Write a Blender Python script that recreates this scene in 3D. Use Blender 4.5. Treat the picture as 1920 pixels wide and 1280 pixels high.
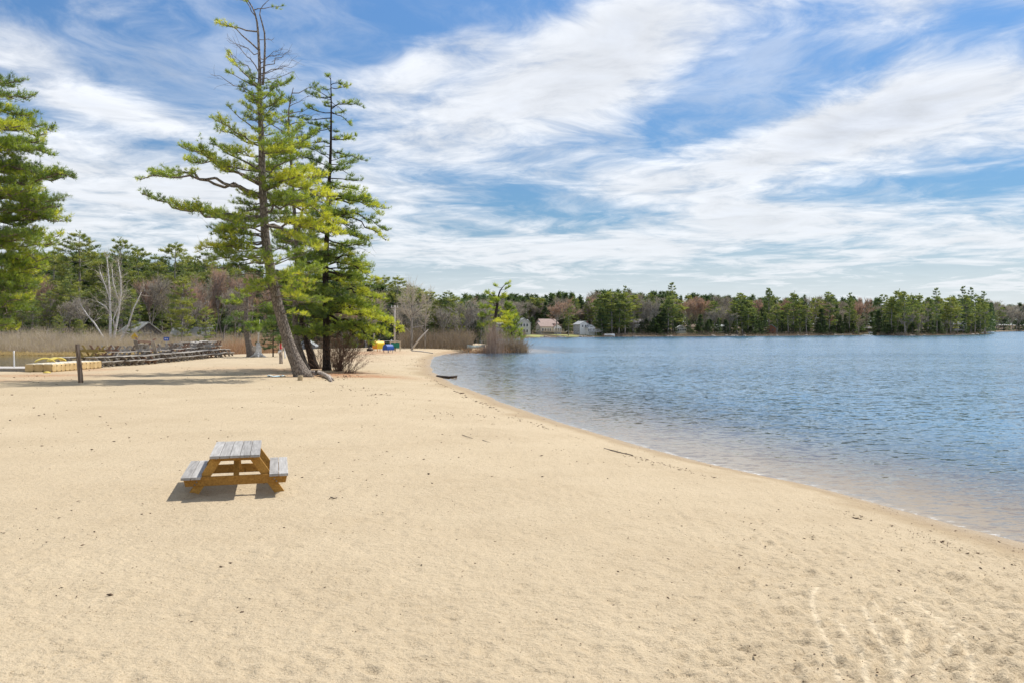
import bpy, math, random
import numpy as np
from mathutils import Vector, Matrix

for o in list(bpy.data.objects): bpy.data.objects.remove(o)
SC = bpy.context.scene
COL = SC.collection
R = math.radians

# ------------------------------------------------------------------ camera
F = 1850.0            # focal length in pixels of a 1920 px wide picture
CAMZ = 2.5
HOR = 616.0
cd = bpy.data.cameras.new('camera'); cam = bpy.data.objects.new('camera', cd); COL.objects.link(cam)
cam.location = (0, 0, CAMZ); cam.rotation_euler = (R(90), 0, 0)
cd.sensor_width = 36.0; cd.lens = 36.0 * F / 1920.0
cd.shift_y = -24.0 / 1920.0
cd.clip_start = 0.1; cd.clip_end = 20000
SC.camera = cam
SC.render.resolution_x = 1024; SC.render.resolution_y = 682

# ------------------------------------------------------------------ light
SUNV = Vector((0.51, 0.48, 1.0)).normalized()       # towards the sun
sun_el = math.asin(SUNV.z); sun_az = math.atan2(SUNV.x, SUNV.y)
sl = bpy.data.lights.new('sun', 'SUN'); sun = bpy.data.objects.new('sun', sl); COL.objects.link(sun)
sl.energy = 4.6; sl.angle = R(0.5); sl.color = (1.0, 0.95, 0.87)
sun.rotation_euler = SUNV.to_track_quat('Z', 'Y').to_euler()
SC.view_settings.view_transform = 'Standard'; SC.view_settings.look = 'None'
SC.view_settings.gamma = 1.0; SC.view_settings.exposure = 0.22

# ------------------------------------------------------------------ node helper
class NT:
    def __init__(s, tree): s.t = tree
    def n(s, typ, **kw):
        nd = s.t.nodes.new(typ)
        for k, v in kw.items(): setattr(nd, k, v)
        return nd
    def put(s, sock, v):
        if v is None: return
        if isinstance(v, bpy.types.NodeSocket): s.t.links.new(v, sock)
        else:
            if isinstance(v, (tuple, list)) and len(v) == 3 and len(sock.default_value) == 4: v = (*v, 1)
            sock.default_value = v
    def m(s, op, a, b=None, c=None, clamp=False):
        nd = s.n('ShaderNodeMath', operation=op); nd.use_clamp = clamp
        s.put(nd.inputs[0], a); s.put(nd.inputs[1], b)
        if c is not None: s.put(nd.inputs[2], c)
        return nd.outputs[0]
    def vm(s, op, a, b=None):
        nd = s.n('ShaderNodeVectorMath', operation=op)
        s.put(nd.inputs[0], a)
        if b is not None: s.put(nd.inputs[1], b)
        return nd.outputs[0]
    def mr(s, v, a, b, c=0.0, d=1.0, smooth=False):
        nd = s.n('ShaderNodeMapRange'); nd.interpolation_type = 'SMOOTHSTEP' if smooth else 'LINEAR'
        for i, q in enumerate((v, a, b, c, d)): s.put(nd.inputs[i], q)
        return nd.outputs[0]
    def mix(s, f, a, b, blend='MIX'):
        nd = s.n('ShaderNodeMix', data_type='RGBA', blend_type=blend)
        s.put(nd.inputs[0], f); s.put(nd.inputs[6], a); s.put(nd.inputs[7], b)
        return nd.outputs[2]
    def noise(s, vec, scale, detail=4, rough=0.55, dist=0.0, out=0):
        nd = s.n('ShaderNodeTexNoise')
        if vec is not None: s.put(nd.inputs['Vector'], vec)
        nd.inputs['Scale'].default_value = scale; nd.inputs['Detail'].default_value = detail
        nd.inputs['Roughness'].default_value = rough; nd.inputs['Distortion'].default_value = dist
        return nd.outputs[out]
    def mapping(s, vec, scale=(1, 1, 1), rot=(0, 0, 0), loc=(0, 0, 0)):
        nd = s.n('ShaderNodeMapping'); s.put(nd.inputs[0], vec)
        nd.inputs['Scale'].default_value = scale; nd.inputs['Rotation'].default_value = rot
        nd.inputs['Location'].default_value = loc
        return nd.outputs[0]
    def bump(s, h, strength, dist, normal=None):
        nd = s.n('ShaderNodeBump'); s.put(nd.inputs['Height'], h)
        nd.inputs['Strength'].default_value = strength; nd.inputs['Distance'].default_value = dist
        if normal is not None: s.put(nd.inputs['Normal'], normal)
        return nd.outputs[0]

# ------------------------------------------------------------------ sky with clouds
def build_world():
    w = bpy.data.worlds.new('World'); SC.world = w; w.use_nodes = True
    t = w.node_tree; t.nodes.clear(); N = NT(t)
    out = N.n('ShaderNodeOutputWorld'); bg = N.n('ShaderNodeBackground')
    t.links.new(bg.outputs[0], out.inputs[0])
    sky = N.n('ShaderNodeTexSky'); sky.sky_type = 'NISHITA'; sky.sun_disc = False
    sky.sun_elevation = sun_el; sky.sun_rotation = sun_az
    sky.air_density = 1.0; sky.dust_density = 0.4; sky.ozone_density = 2.2; sky.altitude = 100
    g = N.n('ShaderNodeTexCoord').outputs['Generated']
    d = N.vm('NORMALIZE', g)
    sp = N.n('ShaderNodeSeparateXYZ'); N.put(sp.inputs[0], d)
    x, y, z = sp.outputs
    zc = N.m('MAXIMUM', z, 0.0)
    az = N.m('ARCTAN2', x, y); el = N.m('ARCSINE', z)
    zz = N.m('ADD', zc, 0.075)
    cp = N.n('ShaderNodeCombineXYZ'); N.put(cp.inputs[0], N.m('DIVIDE', x, zz)); N.put(cp.inputs[1], N.m('DIVIDE', y, zz))
    P0 = cp.outputs[0]
    # warp
    wn = N.noise(N.mapping(P0, (1, 1, 1), loc=(3, 7, 0)), 0.9, 3, 0.5, out=1)
    wv = N.vm('SUBTRACT', wn, (0.5, 0.5, 0.5)); 
    sc = N.n('ShaderNodeVectorMath', operation='SCALE'); N.put(sc.inputs[0], wv); sc.inputs['Scale'].default_value = 0.9
    P1 = N.vm('ADD', P0, sc.outputs[0])
    st = N.mapping(P1, (1.05, 0.74, 1), rot=(0, 0, R(-37)), loc=(1.3, 2.1, 0))
    n1 = N.noise(st, 0.75, 9, 0.60, 0.15)           # streaky main cloud
    n2 = N.noise(N.mapping(P1, (1.5, 1.5, 1), loc=(9, 4, 2)), 2.6, 6, 0.62)   # puffs
    n3 = N.noise(N.mapping(P1, (3.2, 2.4, 1), rot=(0, 0, R(-45))), 2.2, 5, 0.65)
    # where the big clear and cloudy parts of this sky are (px, py, width, height, tilt, gain)
    blobs = [(60, 15, 160, 40, 10, -.35), (480, 40, 330, 110, 10, -.42), (250, 130, 260, 75, 12, -.34), (700, 30, 330, 85, -10, -.42), (470, 185, 240, 45, 12, -.26),
             (950, 20, 170, 45, -12, -.26), (1360, 185, 150, 85, -28, -.42), (1560, 110, 260, 60, -22, -.20), (1330, 40, 130, 50, -20, .12),
             (1000, 375, 190, 30, 8, -.38), (1130, 395, 70, 18, 0, -.22), (870, 350, 120, 14, 0, .16), (1790, 340, 190, 36, -6, -.30), (1620, 350, 130, 24, -8, -.14),
             (1000, 200, 260, 95, -18, .36), (1180, 40, 110, 50, -10, .26), (800, 110, 110, 45, -35, .26), (1250, 330, 300, 60, -8, .26), (1700, 190, 260, 45, -12, .30), (1550, 270, 240, 34, -14, .24),
             (50, 85, 110, 40, 20, .30), (170, 200, 150, 24, 12, .30), (330, 380, 320, 80, 0, .24), (250, 260, 200, 20, 8, -.16), (800, 280, 150, 50, -12, .16),
             (1500, 430, 420, 40, -4, .18), (1850, 60, 90, 60, 0, -.20), (1650, 30, 120, 40, -25, .22), (540, 120, 60, 14, -30, .12), (180, 25, 50, 18, 0, .22), (900, 60, 60, 30, -20, .2), (1250, 130, 90, 26, -20, .15), (1400, 400, 140, 26, 0, .22), (1900, 520, 240, 40, 0, .15)]
    acc = None
    for (px, py, ww, hh, tilt, gain) in blobs:
        a0 = math.atan2(px - 960, F); e0 = math.atan2(HOR - py, math.hypot(F, px - 960))
        wa = ww / F; wh = hh / F
        da = N.m('SUBTRACT', az, a0); de = N.m('SUBTRACT', el, e0)
        ct, s_ = math.cos(R(-tilt)), math.sin(R(-tilt))
        u = N.m('ADD', N.m('MULTIPLY', da, ct / wa), N.m('MULTIPLY', de, s_ / wa))
        v = N.m('ADD', N.m('MULTIPLY', da, -s_ / wh), N.m('MULTIPLY', de, ct / wh))
        q = N.m('ADD', N.m('MULTIPLY', u, u), N.m('MULTIPLY', v, v))
        e = N.m('MULTIPLY', N.m('EXPONENT', N.m('MULTIPLY', q, -1.0)), gain)
        acc = e if acc is None else N.m('ADD', acc, e)
    dens = N.m('ADD', N.m('MULTIPLY', N.m('SUBTRACT', n1, 0.5), 2.1), N.m('MULTIPLY', N.m('SUBTRACT', n2, 0.5), 1.30))
    dens = N.m('ADD', dens, N.m('MULTIPLY', N.m('SUBTRACT', n3, 0.5), 0.32))
    dens = N.m('ADD', dens, N.m('MULTIPLY', acc, 1.35))
    dens = N.m('ADD', dens, 0.12)
    main = N.mr(dens, -0.36, 0.52, 0.0, 1.0, True)
    veil = N.m('MULTIPLY', N.mr(N.noise(N.mapping(P1, (1.8, .9, 1), rot=(0, 0, R(-34)), loc=(4, 1, 0)), 1.3, 7, .64), .42, .70, 0, 1, True), .42)
    cover = N.m('SUBTRACT', 1.0, N.m('MULTIPLY', N.m('SUBTRACT', 1.0, main), N.m('SUBTRACT', 1.0, veil)))
    # cloud brightness: thick parts a little greyer below
    thick = N.mr(dens, 0.30, 1.05, 0.0, 1.0, True)
    grey = N.mix(thick, (0.90, 0.925, 0.965), (0.75, 0.785, 0.85))
    shade = N.mr(n2, 0.32, 0.68, 0.84, 1.16)
    ccol = N.mix(1.0, grey, N.n('ShaderNodeCombineXYZ').outputs[0], 'MIX')
    low = N.mr(el, 0.02, 0.17, 1.0, 0.0, True)
    grey = N.mix(N.m('MULTIPLY', low, .85), grey, (0.88, 0.915, 0.955))
    shade = N.m('ADD', N.m('MULTIPLY', shade, N.m('SUBTRACT', 1.0, N.m('MULTIPLY', low, .8))), N.m('MULTIPLY', low, .8))
    cs = N.n('ShaderNodeVectorMath', operation='SCALE'); N.put(cs.inputs[0], grey); N.put(cs.inputs['Scale'], shade)
    ccol = cs.outputs[0]
    sks = N.n('ShaderNodeVectorMath', operation='SCALE'); N.put(sks.inputs[0], sky.outputs[0]); N.put(sks.inputs['Scale'], N.mr(el, 0.02, 0.36, 0.62, 1.08))
    STR = 0.10
    blue = N.mix(1.0, sks.outputs[0], (0.55, 0.79, 1.0), 'MULTIPLY')
    cl = N.n('ShaderNodeVectorMath', operation='SCALE'); N.put(cl.inputs[0], ccol); cl.inputs['Scale'].default_value = 0.86 / STR
    hz = N.mr(el, 0.0, 0.13, 1.0, 0.0, True)
    cov2 = N.m('MAXIMUM', N.m('MULTIPLY', cover, 0.93), N.m('MULTIPLY', hz, 0.82))
    col = N.mix(cov2, blue, cl.outputs[0])
    t.links.new(col, bg.inputs[0]); bg.inputs[1].default_value = STR
    w.cycles.sampling_method = 'MANUAL'; w.cycles.sample_map_resolution = 512
build_world()

# ------------------------------------------------------------------ pixel <-> place helpers
def P(px, py, Y): return Vector(((px - 960) / F * Y, Y, CAMZ - (py - HOR) / F * Y))
def G(px, py, z=0.0):
    Y = (CAMZ - z) * F / (py - HOR); return Vector(((px - 960) / F * Y, Y, z))
WZ = -0.40
def GW(px, py): return G(px, py, WZ)

# ------------------------------------------------------------------ mesh helpers
rng = np.random.default_rng(11)
random.seed(5)
def mesh_np(name, V, faces, attrs=None, smooth=False, uvless=True):
    """V (n,3); faces: list of (m,k) int arrays"""
    me = bpy.data.meshes.new(name)
    faces = [f for f in faces if len(f)]
    V = np.asarray(V, dtype=np.float32)
    me.vertices.add(len(V)); me.vertices.foreach_set('co', V.ravel())
    nl = sum(f.size for f in faces); nf = sum(len(f) for f in faces)
    me.loops.add(nl); me.polygons.add(nf)
    me.loops.foreach_set('vertex_index', np.concatenate([f.ravel() for f in faces]).astype(np.int32))
    tot = np.concatenate([np.full(len(f), f.shape[1]) for f in faces]).astype(np.int32)
    st = np.concatenate([[0], np.cumsum(tot)[:-1]]).astype(np.int32)
    me.polygons.foreach_set('loop_start', st); me.polygons.foreach_set('loop_total', tot)
    if smooth: me.polygons.foreach_set('use_smooth', np.ones(nf, dtype=bool))
    if attrs:
        for k, a in attrs.items():
            at = me.attributes.new(k, 'FLOAT', 'POINT'); at.data.foreach_set('value', np.asarray(a, dtype=np.float32))
    me.update(calc_edges=True); me.validate()
    return me

class MB:
    def __init__(s): s.v = []; s.f = []; s.sm = []
    def add(s, vs, fs, smooth=False):
        b = len(s.v); s.v += [tuple(v) for v in vs]; s.f += [tuple(i + b for i in f) for f in fs]; s.sm += [smooth] * len(fs)
    def box(s, cx, cy, cz, sx, sy, sz, mat=None):
        hx, hy, hz = sx / 2, sy / 2, sz / 2
        vs = [Vector((a * hx, b * hy, c * hz)) for a, b, c in ((-1,-1,-1),(1,-1,-1),(1,1,-1),(-1,1,-1),(-1,-1,1),(1,-1,1),(1,1,1),(-1,1,1))]
        if mat is not None: vs = [mat @ v for v in vs]
        vs = [v + Vector((cx, cy, cz)) for v in vs]
        s.add(vs, [(0,3,2,1),(4,5,6,7),(0,1,5,4),(1,2,6,5),(2,3,7,6),(3,0,4,7)])
    def bar(s, a, b, w, h, up=Vector((0, 0, 1))):
        a = Vector(a); b = Vector(b); d = (b - a); L = d.length; d.normalize()
        sd = d.cross(up).normalized(); u = sd.cross(d)
        vs = []
        for p in (a, b):
            for i, j in ((-1,-1),(1,-1),(1,1),(-1,1)): vs.append(p + sd * (i * w / 2) + u * (j * h / 2))
        s.add(vs, [(0,3,2,1),(4,5,6,7),(0,1,5,4),(1,2,6,5),(2,3,7,6),(3,0,4,7)])
    def tube(s, pts, rad, n=8, cap=True, smooth=True, jit=0.0):
        pts = [Vector(p) for p in pts]; m = len(pts)
        if not hasattr(rad, '__len__'): rad = [rad] * m
        vs = []; ref = Vector((0.13, 1, 0.07)).normalized()
        for i, p in enumerate(pts):
            t = (pts[min(i + 1, m - 1)] - pts[max(i - 1, 0)]).normalized()
            if abs(t.dot(ref)) > .95: ref = Vector((1, 0.1, 0))
            a = t.cross(ref).normalized(); b = a.cross(t)
            for k in range(n):
                th = 2 * math.pi * k / n; rr = rad[i] * (1 + random.uniform(-jit, jit))
                vs.append(p + (a * math.cos(th) + b * math.sin(th)) * rr)
        fs = [(i * n + k, i * n + (k + 1) % n, (i + 1) * n + (k + 1) % n, (i + 1) * n + k) for i in range(m - 1) for k in range(n)]
        if cap: fs += [tuple(range(n))[::-1], tuple(range((m - 1) * n, m * n))]
        s.add(vs, fs, smooth)
    def prism(s, poly, y0, y1):     # polygon in xz, extruded in y
        n = len(poly); vs = [(x, y0, z) for x, z in poly] + [(x, y1, z) for x, z in poly]
        fs = [tuple(range(n)), tuple(range(n, 2 * n))[::-1]] + [(i, i + n, (i + 1) % n + n, (i + 1) % n) for i in range(n)]
        s.add(vs, fs)
    def build(s, name, mat, parent=None, loc=None, bevel=0):
        me = bpy.data.meshes.new(name); me.from_pydata(s.v, [], s.f); me.update()
        me.polygons.foreach_set('use_smooth', s.sm)
        o = link(name, me, mat, parent)
        if loc is not None: o.location = loc
        if bevel:
            bm = o.modifiers.new('bevel', 'BEVEL'); bm.width = bevel; bm.segments = 2; bm.limit_method = 'ANGLE'
        return o

def link(name, me, mat, parent=None):
    o = bpy.data.objects.new(name, me); COL.objects.link(o)
    if mat is not None:
        if len(me.materials) == 0: me.materials.append(mat)
    if parent is not None: o.parent = parent
    return o
def tag(o, label=None, cat=None, group=None, kind=None):
    if label: o['label'] = label
    if cat: o['category'] = cat
    if group: o['group'] = group
    if kind: o['kind'] = kind
    return o
def thing(name, label, cat, loc=(0, 0, 0), rz=0.0, group=None):
    o = bpy.data.objects.new(name, None); COL.objects.link(o)
    o.empty_display_size = 0.2
    o.location = loc; o.rotation_euler = (0, 0, rz)
    return tag(o, label, cat, group)
def copy_tree(o, parent=None):
    c = o.copy(); COL.objects.link(c); c.parent = parent
    for ch in list(o.children): copy_tree(ch, c)
    return c

def segs_mesh(A, B, ra, rb, n=4):
    """prisms for many segments"""
    A = np.asarray(A, float); B = np.asarray(B, float); ra = np.asarray(ra, float); rb = np.asarray(rb, float)
    d = B - A; d /= np.maximum(np.linalg.norm(d, axis=1, keepdims=True), 1e-6)
    ref = np.where(np.abs(d[:, 2:3]) > .8, np.array([[1., .1, 0]]), np.array([[0., .1, 1.]]))
    a = np.cross(d, ref); a /= np.linalg.norm(a, axis=1, keepdims=True); b = np.cross(a, d)
    V = []
    for P_, r_ in ((A, ra), (B, rb)):
        for k in range(n):
            th = 2 * math.pi * k / n
            V.append(P_ + (a * math.cos(th) + b * math.sin(th)) * r_[:, None])
    m = len(A); V = np.stack(V, 1).reshape(-1, 3)
    base = (np.arange(m) * 2 * n)[:, None]
    Fs = np.concatenate([base + np.array([[k, (k + 1) % n, n + (k + 1) % n, n + k]]) for k in range(n)], 0)
    return V, Fs
def nrm(a): return a / np.maximum(np.linalg.norm(a, axis=-1, keepdims=True), 1e-9)

# value noise
_L = np.random.default_rng(3).random((256, 256))
def vnoise(x, y):
    xi = np.floor(x).astype(int); yi = np.floor(y).astype(int); fx = x - xi; fy = y - yi
    fx = fx * fx * (3 - 2 * fx); fy = fy * fy * (3 - 2 * fy)
    g = lambda i, j: _L[(xi + i) & 255, (yi + j) & 255]
    return (g(0, 0) * (1 - fx) + g(1, 0) * fx) * (1 - fy) + (g(0, 1) * (1 - fx) + g(1, 1) * fx) * fy
def fbm(x, y, s, oct=3, seed=0):
    r = 0; a = .5
    for i in range(oct):
        r = r + a * (vnoise(x * s + 17.3 * i + seed * 31.7, y * s + 9.1 * i + seed * 11.3) - .5); s *= 2.03; a *= .5
    return r

# ------------------------------------------------------------------ materials
MATS = {}
def mat_basic(name, col, rough=0.7, var=0.15, scale=4.0, bump=0.2, bscale=None, stretch=(1, 1, 1), spec=0.3, col2=None, metal=0.0, bdist=0.02):
    if name in MATS: return MATS[name]
    m = bpy.data.materials.new(name); m.use_nodes = True; t = m.node_tree; N = NT(t)
    b = t.nodes['Principled BSDF']
    co = N.mapping(N.n('ShaderNodeTexCoord').outputs['Object'], stretch)
    n = N.noise(co, scale, 5, 0.6)
    c2 = col2 if col2 else tuple(max(0, c * (1 - var * 2)) for c in col)
    c1 = tuple(min(1, c * (1 + var)) for c in col)
    N.put(b.inputs['Base Color'], N.mix(N.mr(n, 0.3, 0.7), c2, c1))
    b.inputs['Roughness'].default_value = rough; b.inputs['Specular IOR Level'].default_value = spec; b.inputs['Metallic'].default_value = metal
    if bump: N.put(b.inputs['Normal'], N.bump(N.noise(co, bscale or scale * 4, 4, .6), bump, bdist))
    MATS[name] = m; return m
def mat_bark(name, c1, c2, sc=15.0, stretch=(1, 1, .25), dist=0.05, spec=.15):
    m = bpy.data.materials.new(name); m.use_nodes = True; t = m.node_tree; N = NT(t)
    b = t.nodes['Principled BSDF']
    co = N.mapping(N.n('ShaderNodeTexCoord').outputs['Object'], stretch)
    vo = N.n('ShaderNodeTexVoronoi'); N.put(vo.inputs['Vector'], co); vo.inputs['Scale'].default_value = sc; vo.feature = 'DISTANCE_TO_EDGE'
    n = N.noise(co, sc * 1.3, 6, .65)
    h = N.m('ADD', N.mr(vo.outputs[0], 0, .18), N.m('MULTIPLY', n, .8))
    N.put(b.inputs['Base Color'], N.mix(N.mr(h, .35, 1.4), c2, c1))
    b.inputs['Roughness'].default_value = .9; b.inputs['Specular IOR Level'].default_value = spec
    N.put(b.inputs['Normal'], N.bump(h, .9, dist))
    MATS[name] = m; return m
def mat_leaf(name, cdark, clight, cyel=None, trans=0.4, gloss=.06):
    m = bpy.data.materials.new(name); m.use_nodes = True; t = m.node_tree; t.nodes.clear(); N = NT(t)
    out = N.n('ShaderNodeOutputMaterial')
    at = N.n('ShaderNodeAttribute'); at.attribute_name = 'tint'
    oi = N.n('ShaderNodeObjectInfo')
    rnd = N.m('ADD', at.outputs['Fac'], N.m('MULTIPLY', N.m('SUBTRACT', oi.outputs['Random'], .5), .30), clamp=True)
    c = N.mix(N.mr(rnd, 0, .65), cdark, clight)
    if cyel: c = N.mix(N.mr(rnd, .62, 1.0), c, cyel)
    df = N.n('ShaderNodeBsdfDiffuse'); tr = N.n('ShaderNodeBsdfTranslucent'); gl = N.n('ShaderNodeBsdfGlossy')
    N.put(df.inputs[0], c)
    N.put(tr.inputs[0], N.mix(1.0, c, (1.25, 1.15, .55), 'MULTIPLY'))
    gl.inputs['Roughness'].default_value = .45; gl.inputs[0].default_value = (.8, .8, .8, 1)
    m1 = N.n('ShaderNodeMixShader'); m1.inputs[0].default_value = trans
    t.links.new(df.outputs[0], m1.inputs[1]); t.links.new(tr.outputs[0], m1.inputs[2])
    m2 = N.n('ShaderNodeMixShader'); m2.inputs[0].default_value = gloss
    t.links.new(m1.outputs[0], m2.inputs[1]); t.links.new(gl.outputs[0], m2.inputs[2])
    t.links.new(m2.outputs[0], out.inputs[0])
    MATS[name] = m; return m

M_PINE = mat_leaf('pine_needles', (.07, .135, .03), (.27, .375, .055), (.58, .62, .07), .58)
M_PINE_F = mat_leaf('pine_needles_forest', (.075, .135, .055), (.22, .285, .085), (.37, .40, .10), .42)
M_HEM = mat_leaf('hemlock_needles', (.04, .08, .035), (.09, .15, .055), (.15, .21, .07), .4)
M_TWIG = mat_leaf('bare_twigs', (.30, .265, .235), (.50, .455, .41), (.62, .57, .52), .2, 0)
M_RED = mat_leaf('red_buds', (.40, .25, .21), (.55, .38, .32), (.62, .46, .40), .2, 0)
M_BRUSH = mat_leaf('brush_stems', (.34, .29, .255), (.56, .49, .44), (.70, .63, .57), .3, 0)
M_BRD = mat_leaf('dark_brush_stems', (.19, .15, .125), (.34, .285, .24), (.46, .40, .34), .15, 0)
M_STRAW = mat_leaf('straw_grass', (.48, .38, .22), (.74, .62, .40), (.82, .72, .50), .3, 0)
M_REDB = mat_leaf('rust_stems', (.27, .17, .12), (.46, .32, .24), (.58, .43, .33), .2, 0)
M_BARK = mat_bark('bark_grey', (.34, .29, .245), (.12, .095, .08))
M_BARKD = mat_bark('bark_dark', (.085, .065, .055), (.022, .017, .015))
M_BARKF = mat_bark('bark_forest', (.36, .33, .30), (.18, .16, .145), 3)
M_BIRCH = mat_basic('bark_birch', (.80, .78, .74), .7, .06, 3, .2, stretch=(1, 1, 3), col2=(.42, .38, .34))
M_ROOT = mat_bark('bare_root', (.55, .48, .42), (.25, .20, .17), 5)

# ------------------------------------------------------------------ coast
shoreA = [(1990, 1042), (1920, 1018), (1860, 1003), (1800, 988), (1720, 965), (1650, 945), (1570, 923), (1500, 905), (1440, 893), (1400, 884), (1350, 873), (1300, 861), (1240, 846), (1200, 836),
          (1150, 821), (1100, 806), (1050, 791), (1000, 775), (950, 757), (900, 738), (860, 722), (830, 708), (812, 697), (806, 687), (806, 677),
          (815, 669), (835, 663.5), (862, 659.5), (890, 657.5), (930, 659), (960, 659.5), (985, 658), (991, 655), (980, 652), (945, 649), (905, 645), (880, 645), (850, 650), (800, 652), (750, 653),
          (690, 654), (620, 656), (560, 657), (505, 660), (470, 663), (430, 666), (395, 668), (350, 671), (300, 676), (250, 683), (190, 690), (100, 691), (0, 692), (-300, 699)]
A = [(60, -60), (22, -20), (11, 2)] + [tuple(GW(*p)[:2]) for p in shoreA] + [(-250, 62), (-900, 60), (-900, -60)]
shoreB = [(-300, 663), (0, 665), (100, 666), (190, 666), (260, 663), (330, 660), (400, 657), (450, 653), (480, 650), (505, 646), (560, 644), (600, 643), (690, 640), (750, 639), (850, 637.5), (900, 636.5), (940, 634.5), (985, 633), (1030, 632.5),
          (1080, 632), (1130, 631.5), (1240, 631), (1400, 630), (1560, 629), (1612, 628.5), (1618, 625.8), (1640, 625.8), (1645, 629), (1700, 629.5), (1800, 628), (1838, 627), (1848, 625)]
Bp = [(-900, 125)] + [tuple(GW(*p)[:2]) for p in shoreB] + [(330, 700), tuple(GW(1856, 622.2)[:2]), tuple(GW(1920, 621)[:2]), (1400, 1700), (3200, 2600), (3200, 6000), (-6000, 6000), (-6000, 125)]
def sdist(poly, X, Y):
    d = np.full(X.shape, 1e9); ins = np.zeros(X.shape, bool); n = len(poly)
    for i in range(n):
        x0, y0 = poly[i]; x1, y1 = poly[(i + 1) % n]
        ex, ey = x1 - x0, y1 - y0; L2 = ex * ex + ey * ey + 1e-9
        t = np.clip(((X - x0) * ex + (Y - y0) * ey) / L2, 0, 1)
        d = np.minimum(d, (X - x0 - t * ex) ** 2 + (Y - y0 - t * ey) ** 2)
        c = ((y0 > Y) != (y1 > Y))
        with np.errstate(divide='ignore', invalid='ignore'):
            xi = ex * (Y - y0) / (ey if ey != 0 else 1e-9) + x0
        ins ^= c & (X < xi)
    return np.where(ins, 1, -1) * np.sqrt(d)
def land(X, Y):
    X = np.asarray(X, float); Y = np.asarray(Y, float)
    a = sdist(A, X, Y); b = sdist(Bp, X, Y)
    wob = fbm(X, Y, .35, 2, 4) * .5 * np.clip((Y - 5) / 40, .12, 1.5)
    a = a + wob
    b = b + wob * 2
    ha = np.where(a > 0, .40 * (1 - np.exp(-np.maximum(a, 0) / 2.6)), a * .085)
    hb = np.where(b > 0, 1.0 * (1 - np.exp(-np.maximum(b, 0) / 9)) + 9 * (1 - np.exp(-np.maximum(b - 25, 0) / 160)), b * .12)
    h = WZ + np.where(a > b, ha, hb)
    h = np.maximum(h, -4)
    return h, a, b
def gz(x, y):
    h, _, _ = land(np.array([x]), np.array([y])); return float(h[0])

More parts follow.
